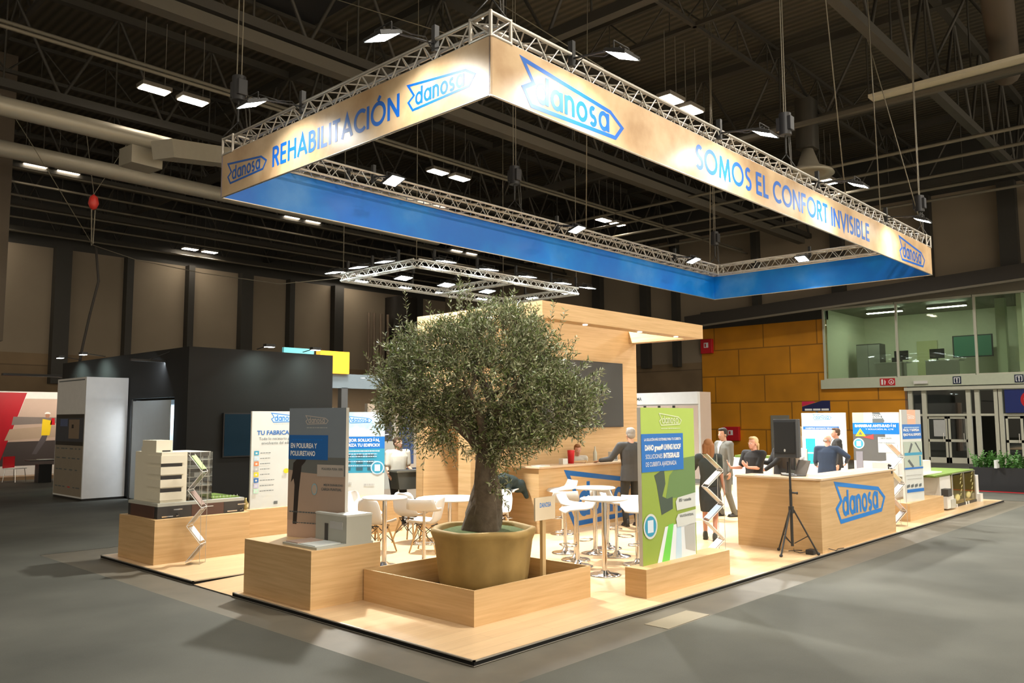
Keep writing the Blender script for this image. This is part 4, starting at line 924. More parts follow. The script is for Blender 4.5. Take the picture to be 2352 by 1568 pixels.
tag(MB().box((0,0,0),(.42,.3,.015),wood_mat('tray_wood',(.6,.42,.24),(.5,.33,.18))).box((0,0,.015),(.42,.012,.035),oak).box((0,.288,.015),(.42,.3,.035),oak).build('wooden_tray',loc=(7.5,4.66,ZBAR)),'flat wooden tray lying on the oak bar','tray')
# ------------------------------------------------------------------ speaker on tripod
t=thing('speaker_tripod','black tripod stand before the left face of the reception counter','speaker stand',(6.93,.36,DZ),0)
MB().tube((0,0,.12),(0,0,.95),.022,black,12).tube((0,0,.95),(0,0,1.42),.017,black,12).build('pole',t)
MB().tube((0,0,.60),(0,0,.70),.04,black,14).build('collar',t); MB().tube((.0,-.02,.9),(0,-.09,.9),.014,black,8).ell((0,-.10,.9),(.022,.015,.022),black).build('knob',t)
for a in (298,58,178):
    c,s_=math.cos(math.radians(a)),math.sin(math.radians(a))
    MB().tube((c*.035,s_*.035,.65),(c*.36,s_*.36,.015),.013,black,8).ell((c*.36,s_*.36,.022),(.026,.026,.022),blackp).build('leg',t)
    MB().tube((c*.03,s_*.03,.16),(c*.22,s_*.22,.27),.007,black,6).build('brace',t)
t=thing('loudspeaker','black loudspeaker on top of the tripod stand','loudspeaker',(6.93,.36,DZ+1.42),-1.5)
b=MB(); P=[(-.17,-.16),(.17,-.16),(.19,-.1),(.12,.17),(-.12,.17),(-.19,-.1)]; hh=.57
b.add([(x,y,0) for x,y in P]+[(x,y,hh) for x,y in P],[tuple(range(6))[::-1],tuple(range(6,12))]+[(i,(i+1)%6,6+(i+1)%6,6+i) for i in range(6)],mat('speaker_shell',(.035,.037,.042),.45)); b.build('cabinet',t,bevel=.008)
MB().box((-.155,-.172,.07),(.155,-.158,.53),mat('speaker_grille',(.008,.008,.008),.8)).build('grille',t,bevel=.004); MB().flat(arc(0,.11,.014,.022,0,360,12)[:-1],-.1735,lgrey).build('badge',t)
MB().tube((0,0,0),(0,0,.01),.05,black).build('pole_socket',t)
tag(MB().path([(7.1,.5,.06),(7.25,.42,.06),(7.3,.3,.06),(7.18,.22,.07),(7.05,.3,.06),(7.12,.42,.06),(7.28,.5,.08),(7.32,.25,.09),(7.1,.2,.06)],.006,blackp,6).build('speaker_cable'),'coiled thin black cable on the floor under the tripod stand','cable')
tag(MB().box((0,0,0),(.16,.12,.07),blackp).build('cable_box',loc=(7.05,.10,DZ),bevel=.01),'black power adapter box on the floor under the tripod stand','adapter')
tag(MB().path([(7.45,.03,.1),(7.6,-.02,.06),(7.8,.03,.06),(8.0,.02,.05)],.006,blackp,5).build('floor_cable'),'thin black cable along the foot of the reception counter','cable')
# things on the counter
ZC=DZ+1.1
t=thing('laptop','open dark laptop at the corner of the reception counter','laptop',(7.62,.62,ZC),-2.2)
MB().box((-.17,-.12,0),(.17,.12,.016),darkgrey).build('keyboard_base',t); MB().box((-.17,-.006,0),(.17,.006,.24),mat('laptop_lid',(.11,.095,.08),.4)).xf(Matrix.Translation((0,.12,.014))@Matrix.Rotation(-.35,4,'X')).build('screen_lid',t)
t=thing('desk_monitor','white-edged monitor standing sideways on the reception counter','monitor',(8.0,.62,ZC),.60)
MB().box((-.27,-.02,.08),(.27,.0,.42),wplast).build('back_shell',t,bevel=.006); MB().box((-.26,-.026,.09),(.26,-.02,.41),blackp).build('screen',t); MB().box((-.03,.0,.0),(.03,.03,.25),wplast).box((-.1,-.07,0),(.1,.09,.012),wplast).build('stand',t)
t=thing('office_monitor','second dark monitor left of the white-edged one on the counter','monitor',(7.95,.85,ZC),.80)
MB().box((-.24,-.02,.08),(.24,.0,.40),blackp).build('screen',t); MB().box((-.03,0,0),(.03,.03,.2),blackp).box((-.1,-.07,0),(.1,.09,.012),blackp).build('stand',t)
for x,y,rz,lab in [(7.5,1.05,.3,'white sheet on the left arm of the reception counter'),(9.1,.40,.1,'white tablet-like sheet lying on the right half of the counter')]:
    tag(MB().box((-.15,-.11,0),(.15,.11,.008),cardw).build('paper_sheet',loc=(x,y,ZC)),lab,'paper')
t=thing('keyboard','small white keyboard on the reception counter beside the monitors','keyboard',(7.85,.85,ZC),.5); MB().box((-.2,-.06,0),(.2,.06,.018),wplast).build('body',t)
t=thing('clip_spot','small black clip lamp on the right corner of the reception counter','clip lamp',(10.38,.10,ZC)); MB().tube((0,0,0),(0,0,.04),.012,black).obox((0,-.02,.06),(.08,.06,.04),black,(.3,0,.3)).obox((.0,-.045,-.03),(.06,.02,.1),black).build('clamp',t)
# ------------------------------------------------------------------ zigzag brochure stands
brm=[C('bro_white',(.75,.76,.78)),C('bro_green',(.35,.5,.2)),C('bro_pink',(.6,.3,.4)),C('bro_blue',(.1,.3,.6)),C('bro_grey',(.35,.34,.36)),C('bro_brown',(.25,.17,.14)),C('bro_pale_blue',(.45,.55,.7))]
def zig(lab,x,y,rz,h,w_=.28,n=6,cols=(0,1,4,5,0,4),dx=.24,half=False):
    t=thing('brochure_stand',lab,'brochure stand',(x,y,DZ),rz)
    f=MB(); g=MB(); st=h/n
    for s_ in (-1,1):
        pass
    for i in range(n):
        z0=.03+i*st; z1=z0+st*.97; a,b_=((-dx/2,dx/2) if i%2==0 else (dx/2,-dx/2))
        f.add([(a,-w_/2,z0),(a,w_/2,z0),(b_,w_/2,z1),(b_,-w_/2,z1)],[(0,1,2,3)],acryl)
        q=Vector((b_-a,0,z1-z0)).normalized(); nn=Vector((-q.z,0,q.x)) if a<b_ else Vector((q.z,0,-q.x)) 
        if nn.z<0: nn=-nn
        g=MB(); A0=Vector((a,0,z0)); A1=Vector((b_,0,z1)); p0=A0.lerp(A1,.12)+nn*.006; p1=A0.lerp(A1,.9)+nn*.006
        hw=w_/2-.02; th=nn*.008
        vs=[p0+Vector((0,-hw,0)),p0+Vector((0,hw,0)),p1+Vector((0,hw,0)),p1+Vector((0,-hw,0))]; vs+= [v+th for v in vs]
        g.add(vs,[(0,1,2,3),(7,6,5,4),(0,4,5,1),(1,5,6,2),(2,6,7,3),(3,7,4,0)],brm[cols[i%len(cols)]])
        o=g.build('brochure',t)
        f.tube((a,-w_/2,z0),(b_,-w_/2,z1),.005,wplast,5).tube((a,w_/2,z0),(b_,w_/2,z1),.005,wplast,5).tube((a,-w_/2,z0),(a,w_/2,z0),.005,wplast,5)
    f.tube((dx/2,-w_/2,0),(dx/2,-w_/2,h),.004,alu,5).tube((dx/2,w_/2,0),(dx/2,w_/2,h),.004,alu,5).box((-dx/2,-w_/2,0),(dx/2,w_/2,.01),acryl)
    f.build('zigzag_frame',t); return t
zig('zigzag clear brochure stand in front of the left plinth with the apartment model',.62,6.25,-.85,1.5,cols=(4,0,0,5,4,1),w_=.2,dx=.2)
zig('zigzag clear brochure stand right of the lime green board',5.95,1.1,-.75,1.47,cols=(0,0,6,0,0,1))
zig('zigzag clear brochure stand between the counter and the narrow board',11.35,.3,-.75,1.5,cols=(4,2,0,1,0,2),n=6,w_=.22)
# ------------------------------------------------------------------ scale models
cream=mat('model_cream',(.74,.70,.58),.6,var=.03); modelgrey=mat('model_grey',(.42,.43,.39),.6,var=.05); case=mat('case_black',(.02,.02,.022),.5); caseb=mat('case_brown',(.07,.03,.022),.5); turf=mat('turf',(.12,.19,.03),.9,var=.5,scale=60,bump=.6)
t=thing('apartment_model','white apartment building model with balconies on dark carrying cases','scale model',(.22,6.62,.66))
MB().box((0,0,0),(.5,1.0,.17),case).box((.5,0,0),(1.0,1.0,.17),caseb).box((1.0,0,0),(1.33,1.0,.17),case).build('carrying_case',t,bevel=.004)
MB().box((-.005,.1,0),(0,.9,.17),caseb).build('case_side',t)
e=MB()
for x in (.06,1.05): e.box((x,-.012,.02),(x+.16,-.002,.035),chrome).path([(x+.22,-.004,.06),(x+.24,-.03,.035),(x+.2,-.03,.03)],.006,chrome,5).box((x+.17,-.006,.11),(x+.3,0,.125),chrome)
e.box((.7,-.005,.12),(.83,0,.13),white)
e.build('case_latch',t)
MB().box((0,0,.17),(1.33,1.0,.215),modelgrey).build('base_slab',t)
# tower: turned slightly, front toward -x-y
tw=MB(); tw.box((.06,.06,.215),(.44,.95,.93),cream); tw.box((.06,.25,.93),(.30,.72,1.10),cream).box((.08,.72,.93),(.2,.8,1.0),cream); tw.build('tower',t)
w_=MB()
for z in (.31,.49,.67,.83): w_.box((.045,.04,z-.055),(.39,.50,z+.055),cream)
w_.build('balcony_band',t)
w_=MB()
for z in (.40,.58,.755): w_.box((.055,.05,z-.035),(.36,.06,z+.02),blackp)
w_.build('window_slot',t); MB().box((.15,.245,.935),(.27,.25,.955),blackp).build('roof_vent',t)
g=MB(); g.box((.46,.08,.215),(.84,.9,.92),glass_mat('model_glass',(.8,.82,.8),.1,.05)); g.build('clear_core',t)
g=MB()
for z in (.30,.42,.55,.68,.80,.918): g.box((.48,.1,z),(.82,.88,z+.008),white)
for x in (.5,.66,.8): g.box((x,.1,.22),(x+.006,.106,.92),white)
g.box((.58,.12,.56),(.75,.3,.62),greyp)
g.build('floor_plates',t)
MB().box((.86,.1,.215),(1.30,.9,.232),turf).build('lawn',t)
g=MB(); 
for k in range(8): g.tube((.88+.055*k,.1,.23),(.88+.055*k,.1,.26),.004,white,5)
g.build('fence',t)
# house model on plinth B, faces -x
t=thing('house_model','grey-white flat-roofed house model on the oak plinth beside the tree bed','scale model',(.2,2.66,.66))
MB().box((-.03,-.075,0),(.72,.20,.025),modelgrey).box((-.03,.20,0),(.42,.60,.025),modelgrey).build('base_slab',t)
MB().box((.355,-.07,.025),(.70,.19,.325),modelgrey).box((.355,.19,.025),(.41,.53,.325),modelgrey).box((.35,-.075,.315),(.705,.195,.335),mat('model_white',(.62,.64,.62),.5)).box((.35,.195,.315),(.415,.535,.335),mat('model_white',(.62,.64,.62),.5)).build('house_body',t)
g=MB(); g.box((.347,.0,.17),(.355,.24,.25),greyp); g.box((.347,.28,.03),(.355,.34,.22),darkgrey); g.build('opening',t)
MB().box((.0,.0,.025),(.33,.3,.034),mat('model_white')).build('terrace',t)
MB().box((.0,.34,.025),(.33,.58,.036),rose).build('driveway',t)
# succulent / figure on plinth A/C edge
tag(MB().lathe([(.02,0),(.035,.03),(.02,.06),(.035,.10),(.015,.15),(.02,.18)],mat('bottle_gold',(.35,.28,.10),.4),(0,0,0),12).build('sample_jar',loc=(1.70,6.85,.66)),'small greenish jar standing at the left edge of the TU FABRICANTE board','jar')
# green roof cutaway model at the far right
t=thing('green_roof_model','large cutaway model of a planted roof with amber water tank at the far platform end','scale model',(13.0,.45,DZ))
MB().box((1.55,.0,.02),(2.35,1.0,.72),white).box((0,.6,.30),(1.6,1.0,.72),white).build('white_body',t)
MB().box((2.36,-.02,.06),(4.2,.9,.70),mat('tank_amber',(.34,.27,.07),.25,var=.3,scale=7)).build('water_tank',t)
g=MB(); g.box((2.36,-.03,.08),(4.22,-.025,.73),glass_mat('tank_glass',(.95,.93,.8),.06)); g.build('tank_glass',t)
g=MB()
for x in (2.36,3.28,4.2): g.box((x-.012,-.04,.04),(x+.012,-.02,.74),alu)
g.box((2.3,-.04,.0),(4.25,.9,.06),black).box((2.36,-.045,.735),(4.22,-.02,.75),alu)
g.build('tank_frame',t)
g=MB(); rr=random.Random(3)
for x in (2.75,3.65): g.ell((x,-.0,.2),(.26,.04,.10),mat('tank_pale',(.62,.56,.25),.4))
for k in range(12): x=2.9+.9*(k//6)+.05*(k%3); z=.25+.09*(k%6); g.obox((x+.1,-.032,z),(.10,.006,.018),mat('tank_pale'),(0,-.6,0))
g.build('drainage_element',t)
MB().box((1.2,-.03,.72),(4.2,.9,.775),turf).build('planted_roof',t,bevel=.02)
MB().box((.4,.35,.78),(2.2,1.0,1.05),white).box((.3,.15,.775),(2.3,1.0,.80),wplast).build('upper_house',t)
g=MB(); g.box((1.62,-.14,.30),(1.9,.0,.46),darkgrey).box((1.6,-.12,.04),(2.1,.0,.30),white).box((1.85,-.13,.03),(2.2,-.02,.22),modelgrey); g.build('downpipe_detail',t); g=MB().box((4.24,-.05,.05),(4.45,.3,.62),white).box((4.26,-.12,.0),(4.5,.1,.18),white); g.build('end_post',t)
g=MB(); 
for x in (2.55,3.3,3.5): g.tube((x,-.05,.0),(x,-.05,.07),.02,white,8)
g.build('foot',t)
# ================================================================== olive tree
TX,TY=2.0,1.9
potm=mat('terracotta_pot',(.36,.24,.08),.75,var=.28,scale=5,bump=.3)
t=thing('olive_pot','large weathered ochre pot holding the olive tree','plant pot',(TX,TY,DZ+.05))
pr=[(.44,0),(.50,.02),(.525,.15),(.55,.38),(.57,.55),(.60,.62),(.615,.66),(.605,.69),(.57,.70),(.54,.68),(.53,.60),(.525,.57)]
pm=MB().lathe(pr,potm,(0,0,0),72)
pm.v=[(x*(1+.014*math.sin(7*math.atan2(y,x)+z*2)+.008*math.sin(13*math.atan2(y,x))),y*(1+.014*math.sin(7*math.atan2(y,x)+z*2)+.008*math.sin(13*math.atan2(y,x))),z+.006*math.sin(5*math.atan2(y,x))) for x,y,z in pm.v]; pm.build('pot',t)
MB().lathe([(.0,.665),(.28,.66),(.42,.67),(.50,.645),(.535,.60)],mat('moss',(.06,.09,.014),.95,var=.6,scale=25,bump=.8),(0,0,0),40).build('moss_soil',t)
tree=thing('olive_tree','old olive tree with gnarled dark trunk and wide grey-green crown','tree',(TX,TY,DZ+.6))
bark=mat('olive_bark',(.11,.085,.06),.9,var=.55,scale=16,bump=1.0)
rt=random.Random(11); nr=np.random.default_rng(5)
# trunk: lobed loft. right vector of the view is (.68,-.73)
rv=Vector((.684,-.729,0)); dv=Vector((.729,.684,0))
def lobed(path,mb,n=22,lob=3,ph=0):
    vs=[]; k=len(path)
    for i,(p,r) in enumerate(path):
        for j in range(n):
            a=2*PI*j/n; q=r*(1+.16*math.sin(lob*a+ph+i*.45)+.10*math.sin(5*a+i*.9+ph)+.06*math.sin(9*a-i*.7))
            vs.append(p+Vector((math.cos(a)*q,math.sin(a)*q,0)))
    fs=[(i*n+j,i*n+(j+1)%n,(i+1)*n+(j+1)%n,(i+1)*n+j) for i in range(k-1) for j in range(n)]+[tuple((k-1)*n+j for j in range(n))]
    mb.add(vs,fs,bark,True)
tp=[((0,-.05),.27),((.0,0),.25),((.0,.08),.22),((.01,.18),.205),((.02,.30),.195),((.04,.42),.175),((.035,.52),.165),((.03,.64),.145),((.02,.78),.13),((.03,.92),.125),((.06,1.04),.13)]
mb=MB(); lobed([(rv*a[0]*1.0+Vector((0,0,a[1])),r) for a,r in tp],mb)
brs=[]
def branch(p0,p1,r0,r1,bend=.12,n=7):
    p0=Vector(p0);p1=Vector(p1);pts=[];rs=[]
    off=Vector((rt.uniform(-1,1),rt.uniform(-1,1),rt.uniform(-.2,1)))*bend*(p1-p0).length
    for i in range(n+1):
        q=i/n; pts.append(p0.lerp(p1,q)+off*math.sin(PI*q)+Vector((rt.uniform(-1,1),rt.uniform(-1,1),rt.uniform(-1,1)))*.012); rs.append(r0+(r1-r0)*q)
    mb.path(pts,rs,bark,8); return pts
def W(a,d,z): return rv*a+dv*d+Vector((0,0,z-.645))
main=[(W(.06,0,1.62),W(-.55,-.1,2.15),.10,.05),(W(.07,0,1.65),W(.62,.05,2.15),.09,.05),(W(.06,0,1.68),W(.05,.3,2.5),.09,.04),(W(.06,0,1.66),W(.2,-.45,2.25),.07,.035),(W(.04,0,1.62),W(-.2,-.4,2.4),.07,.035),(W(.05,0,1.6),W(-.35,.45,2.2),.06,.03),(W(.07,0,1.62),W(.45,.5,2.3),.06,.03)]
ends=[]
for a in main:
    pts=branch(*a); ends.append(pts[-1]); ends.append(pts[4])
    for k in range(3):
        q=pts[4+k]; e=q+Vector((rt.uniform(-.5,.5),rt.uniform(-.5,.5),rt.uniform(.15,.6))); pp=branch(q,e,.028,.012,.1,5); ends.append(e); ends.append(pp[3])
mb.build('trunk_and_branches',tree)
# crown lobes (along rv, along dv, z, radii)
lobes=[((0,0,2.62),(.98,.85,.78),5.2),((-.78,0,2.42),(.52,.55,.52),1.5),((.78,0,2.20),(.56,.55,.45),1.6),((.15,0,3.0),(.72,.62,.40),.85),((-.35,.1,2.95),(.55,.55,.36),.55),((.55,0,2.75),(.5,.55,.55),.8),((-.5,0,1.98),(.5,.45,.30),.45),((.45,-.1,1.92),(.55,.45,.28),.65),((.2,-.1,1.68),(.38,.3,.2),.22),((1.05,0,2.35),(.30,.3,.28),.28),((-1.05,0,2.30),(.26,.3,.36),.25)]
twigs=[]
tw_pts=[]; lv=[]; lf=[]
def add_twig(base,tip):
    # leaves along base->tip curve
    d=tip-base; Ln=d.length; d=d/Ln
    a=d.orthogonal().normalized(); bb_=d.cross(a)
    n=int(Ln/.017); 
    for i in range(n):
        q=(i+rt.random()*.6)/n
        if q<.12: continue
        p=base+(tip-base)*q + Vector((0,0,.04*math.sin(PI*q)*Ln))
        an=i*2.4+rt.uniform(-.5,.5); sd=a*math.cos(an)+bb_*math.sin(an)
        ld=(d*rt.uniform(.35,.9)+sd*rt.uniform(.5,1.0)+Vector((0,0,rt.uniform(-.25,.35)))).normalized()
        L_=rt.uniform(.045,.075); w_=L_*rt.uniform(.10,.15)
        nn=ld.cross(Vector((rt.uniform(-1,1),rt.uniform(-1,1),rt.uniform(-.3,1)))).normalized()
        k=len(lv); lv.extend([p,p+ld*L_*.45+nn*w_,p+ld*L_,p+ld*L_*.45-nn*w_]); lf.append((k,k+1,k+2,k+3))
    tw_pts.append((base,tip))
tot=sum(l[2] for l in lobes)
NT=4300
def inside(p,sh=1.0):
    for c,r,wt in lobes:
        q=p-W(*c); u=q.dot(rv)/r[0]; v=q.dot(dv)/r[1]; z=q.z/r[2]
        if u*u+v*v+z*z<sh: return True
    return False
for c,r,wt in lobes:
    for k in range(int(NT*wt/tot)):
        u=nr.normal(size=3); u/=np.linalg.norm(u); rad=rt.uniform(.55,1.0)**.6*1.0
        wob=1+.16*math.sin(u[0]*5+c[0]*3)+.12*math.sin(u[2]*7+u[1]*4)
        cc=W(*c); e=cc+rv*float(u[0]*r[0]*rad*wob)+dv*float(u[1]*r[1]*rad*wob)+Vector((0,0,float(u[2]*r[2]*rad*wob)))
        out=(e-cc).normalized(); g_=(out*.8+Vector((rt.uniform(-.5,.5),rt.uniform(-.5,.5),rt.uniform(.0,.8)))).normalized()
        if e.z<W(0,0,2.1).z: g_=(g_+Vector((0,0,-.9))).normalized()
        L_=rt.uniform(.16,.32); add_twig(e-g_*L_*.6,e+g_*L_*.4)
# shoots sticking out of the crown
for a,z0,z1,da in [(-.30,3.2,3.78,.02),(-.24,3.2,3.72,-.03),(-.38,3.15,3.62,-.05),(-.17,3.2,3.68,.03),(-.33,3.1,3.55,.05),(-.9,3.0,3.62,-.06),(-.97,2.9,3.3,-.05),(-.6,3.1,3.45,-.05),(.1,3.2,3.55,.0),(.35,3.2,3.55,.05),(.55,3.1,3.5,.05),(.75,2.9,3.48,.12),(.85,2.8,3.35,.14),(1.0,2.7,3.05,.15),(.9,2.5,2.9,.2),(-1.2,2.6,2.95,-.12),(-1.25,2.5,2.85,-.18),(-1.1,2.7,3.1,-.1),(-.2,3.3,3.78,.02),(-.28,3.25,3.70,0.)]:
    d_=rt.uniform(-.2,.2); add_twig(W(a,d_,z0),W(a+da,d_+.03,z1))
for a,z,aa,zz in [(1.0,2.3,1.45,2.62),(1.0,2.15,1.38,2.25),(1.05,2.05,1.42,1.98),(.95,2.4,1.3,2.75),(-1.15,2.4,-1.42,2.6),(-1.1,2.1,-1.35,1.95),(.9,1.95,1.2,1.75),(-1.1,2.2,-1.28,1.85),(-1.15,2.3,-1.28,2.05),(-1.0,2.3,-1.12,2.0),(-.95,2.2,-.98,1.98),(1.1,2.25,1.5,2.42),(1.05,2.1,1.45,2.12)]:
    d_=rt.uniform(-.2,.2)
    for q in range(3): add_twig(W(a,d_+q*.05,z+q*.03),W(aa,d_+.1*q,zz+rt.uniform(-.05,.05)))
for k in range(30): 
    a=rt.uniform(-.68,-.38); z=rt.uniform(1.5,1.95); add_twig(W(a,rt.uniform(-.2,.2),z+.25),W(a+rt.uniform(-.1,.1),rt.uniform(-.2,.2),z-.05))
for k in range(34):
    a=rt.uniform(.05,.40); z=rt.uniform(1.05,1.75); add_twig(W(a*.5+.02,rt.uniform(-.25,-.05),z+.1),W(a,rt.uniform(-.4,-.1),z+rt.uniform(-.1,.2)))
lm,ln,lb=nodes('olive_leaf'); N=ln.nodes; L=ln.links
g=N.new('ShaderNodeNewGeometry'); rr_=N.new('ShaderNodeValToRGB'); L.new(g.outputs['Random Per Island'],rr_.inputs[0])
rr_.color_ramp.elements[0].color=(.062,.095,.02,1); rr_.color_ramp.elements[1].color=(.20,.25,.08,1); e_=rr_.color_ramp.elements.new(.5); e_.color=(.10,.14,.033,1)
mx=N.new('ShaderNodeMix'); mx.data_type='RGBA'; mx.inputs[7].default_value=(.36,.38,.24,1); L.new(g.outputs['Backfacing'],mx.inputs[0]); L.new(rr_.outputs[0],mx.inputs[6]); L.new(mx.outputs[2],lb.inputs['Base Color']); lb.inputs['Roughness'].default_value=.42
me=bpy.data.meshes.new('foliage'); me.from_pydata([tuple(v) for v in lv],[],lf); me.materials.append(lm); o=bpy.data.objects.new('foliage',me); COL.objects.link(o); o.parent=tree; o['kind']='stuff'
tb=MB()
for p0,p1 in tw_pts: tb.tube(p0,p1,.0035,bark,3,r1=.0015,caps=False)
tb.build('twigs',tree)
print('LEAVES',len(lf))

# ================================================================== people
SK=lambda n,c: mat(n,c,.5,var=.03)
skinA=SK('skin_light',(.62,.36,.25)); skinB=SK('skin_tan',(.48,.26,.17)); skinC=SK('skin_rosy',(.66,.34,.25))
def ik(S,Wt,a,b_,pole):
    S=Vector(S);Wt=Vector(Wt);d=Wt-S;L_=min(d.length,(a+b_)*.995);d.normalize();Wt=S+d*L_
    x=(a*a-b_*b_+L_*L_)/(2*L_); h=math.sqrt(max(0,a*a-x*x)); p=Vector(pole); p=(p-d*p.dot(d)).normalized()
    return S+d*x+p*h, Wt
def hand(mb,wr,d,palm,m,side,curl=.5,s=1.0,spread=.0):
    """wr wrist, d finger direction, palm normal"""
    d=Vector(d).normalized(); pn=Vector(palm); pn=(pn-d*pn.dot(d)).normalized(); sd=d.cross(pn)*side
    wr=Vector(wr)
    for k,o_ in enumerate((-.028,-.009,.010,.028)):
        mb.cap(wr+d*.01*s+sd*o_*.6*s,wr+d*.085*s+sd*o_*s,.014*s,.0125*s,m,8)
        L1=(.040,.046,.043,.034)[3-k]*s; base=wr+d*.088*s+sd*o_*s
        d1=(d*math.cos(curl*.7)+pn*math.sin(curl*.7)+sd*o_*spread*12).normalized(); d2=(d*math.cos(curl*1.5)+pn*math.sin(curl*1.5)+sd*o_*spread*12).normalized()
        m1=base+d1*L1; mb.cap(base,m1,.0105*s,.0092*s,m,8); mb.cap(m1,m1+d2*L1*.85,.0092*s,.0075*s,m,8)
    tb_=wr+d*.03*s+sd*.022*s; t1=tb_+(d*.55+sd*.75+pn*.25).normalized()*.042*s; mb.cap(tb_,t1,.0135*s,.011*s,m,8); mb.cap(t1,t1+(d*.85+sd*.4+pn*.3).normalized()*.032*s,.011*s,.009*s,m,8)
def person(lab,x,y,face,H,z=DZ,skin=None,top=None,bottom=None,shoe=None,hair=None,hairstyle='short',RH=None,LH=None,jacket=False,sleeve='long',
           lean=0,head=(0,0),RF=None,LF=None,build=1.0,curl=.5,rh_d=None,lh_d=None,rp=None,lp=None,shirt=None,vox=.0105,seated=False,skirt=False,elR=(0,.6,-.5),elL=(0,.6,-.5),collar=None):
    """face = heading in degrees (world) the person looks to; local frame: front -y, person's right hand at -x"""
    s=H/1.75; skin=skin or skinA
    t=thing('person',lab,'person',(x,y,z),math.radians(face)+PI/2)
    V_=lambda a,b_,c: Vector((a*s,b_*s,c*s))
    hipz=.93; R_=Matrix.Rotation(lean,3,'X') # positive lean => forward (-y)? adjust
    piv=V_(0,0,.95)
    def T(v): v=Vector(v); return piv+Matrix.Rotation(lean,3,'X')@(v-piv)
    # ---- limbs
    sh=[T(V_(-.185*build,0.01,1.43)),T(V_(.185*build,0.01,1.43))]
    RH=RH or (-.25,-.05,.80); LH=LH or (.25,-.05,.80)
    Wr=[V_(*RH),V_(*LH)]
    el0,w0=ik(sh[0],Wr[0],.29*s,.26*s,elR); el1,w1=ik(sh[1],Wr[1],.29*s,.26*s,elL)
    RF=RF or (-.11,0,0); LF=LF or (.11,0,0)
    hp=[V_(-.095,0,.92),V_(.095,0,.92)]; an=[V_(RF[0],RF[1]+.03,RF[2]+.08),V_(LF[0],LF[1]+.03,LF[2]+.08)]
    kn=[ik(hp[i],an[i],.44*s,.425*s,(0,-1,0))[0] for i in (0,1)]; an=[ik(hp[i],an[i],.44*s,.425*s,(0,-1,0))[1] for i in (0,1)]
    # ---- body (one surface)
    b=MB(); hz,hy=head
    def Hd(v): # head local -> world
        q=Matrix.Rotation(hz,3,'Z')@Matrix.Rotation(hy,3,'X')@Vector(v); return T(V_(0,-.01,1.555)) + q*s
    c=lambda v,r,rot=None: b.ell(Hd(v),tuple(k*s for k in r),skin,16,11,rot=(hy+lean,0,hz))
    c((0,.012,.105),(.076,.094,.092)); c((0,-.035,.045),(.060,.060,.078)); c((0,-.045,-.005),(.042,.045,.038))
    c((0,-.098,.052),(.012,.018,.024)); c((0,-.092,.066),(.009,.014,.03)); c((-.078,.01,.055),(.010,.020,.032)); c((.078,.01,.055),(.010,.020,.032)); c((0,-.085,.012),(.024,.014,.010))
    b.cap(T(V_(0,.02,1.42)),Hd((0,.015,.03)),.060*s,.053*s,skin,14)
    b.cap(T(V_(-.10,.01,1.40)),T(V_(.10,.01,1.40)),.055*s,.055*s,skin); b.cap(T(V_(0,0,1.32)),V_(0,0,.98),.105*s,.11*s,skin)
    for i,(S,E,Wp) in enumerate(((sh[0],el0,w0),(sh[1],el1,w1))):
        b.cap(S,E,.043*s,.036*s,skin); b.cap(E,Wp,.037*s,.026*s,skin)
        sd=(-1,1)[i]
        d=(rh_d,lh_d)[i] or tuple((Wp-E).normalized()); pn=(rp,lp)[i] or (-sd*.9,-.2,.1)
        hand(b,Wp,d,pn,skin,(1,-1)[i],curl,s,.25 if curl<.45 else .05)
        b.cap(hp[i],kn[i],.07*s,.05*s,skin); b.cap(kn[i],an[i],.05*s,.034*s,skin)
    bd=b.build('body',t,remesh=vox)
    # ---- eyes / mouth
    e=MB()
    for q in (-.030,.030): e.ell(Hd((q,-.088,.070)),(.011*s,.006*s,.006*s),inkw,8,6); e.ell(Hd((q,-.094,.070)),(.005*s,.003*s,.005*s),ink,8,6)
    e.build('eyes',bd); e=MB(); e.ell(Hd((0,-.0975,.014)),(.021*s,.006*s,.005*s),mat('lips',(.42,.14,.12),.5),10,6); e.build('mouth',bd)
    e=MB()
    for q in (-.031,.031): e.ell(Hd((q,-.090,.088)),(.016*s,.006*s,.004*s),hair or ink,8,5)
    e.build('eyebrows',bd)
    # ---- trousers / skirt
    if bottom:
        b=MB()
        if skirt: b.loft([(0,0,.50*s,.16*s,.15*s),(0,0,.70*s,.18*s,.16*s),(0,0,.90*s,.18*s,.13*s),(0,0,1.06*s,.14*s,.10*s)],bottom)
        else:
            b.loft([(0,0,.83*s,.150*s*build,.105*s),(0,0,.90*s,.170*s*build,.115*s),(0,0,.98*s,.165*s*build,.11*s),(0,0,1.05*s,.155*s*build,.105*s)],bottom)
            for i in (0,1): b.cap(hp[i],kn[i],.090*s*build,.070*s,bottom); b.cap(kn[i],an[i]+Vector((0,0,-.02*s)),.068*s,.056*s,bottom)
        b.build('trousers' if not skirt else 'skirt',t,remesh=vox*1.15)
    # ---- top
    if top:
        b=MB(); l0=.80 if jacket else .93
        def ring(zz,rx,ry): v=T(V_(0,.005,zz)) if zz>.95 else V_(0,.005,zz); return (v.x,v.y,v.z,rx*s*build,ry*s)
        rings=[ring(l0,.185 if jacket else .165,.135),ring(.98,.172,.125),ring(1.10,.158,.122),ring(1.25,.178,.130),ring(1.36,.190,.125),ring(1.43,.155,.10),ring(1.475,.085,.075)]
        b.loft(rings,top)
        b.cap(sh[0],sh[1],.075*s,.075*s,top)
        for i,(S,E,Wp) in enumerate(((sh[0],el0,w0),(sh[1],el1,w1))):
            b.cap(S,E,.066*s*build,.056*s,top) if sleeve=='long' else b.cap(S,S.lerp(E,.78),.068*s*build,.064*s,top)
            if sleeve=='long': b.cap(E,E.lerp(Wp,.93),.054*s,.040*s,top)
        b.build('jacket' if jacket else 'top',t,remesh=vox*1.15)
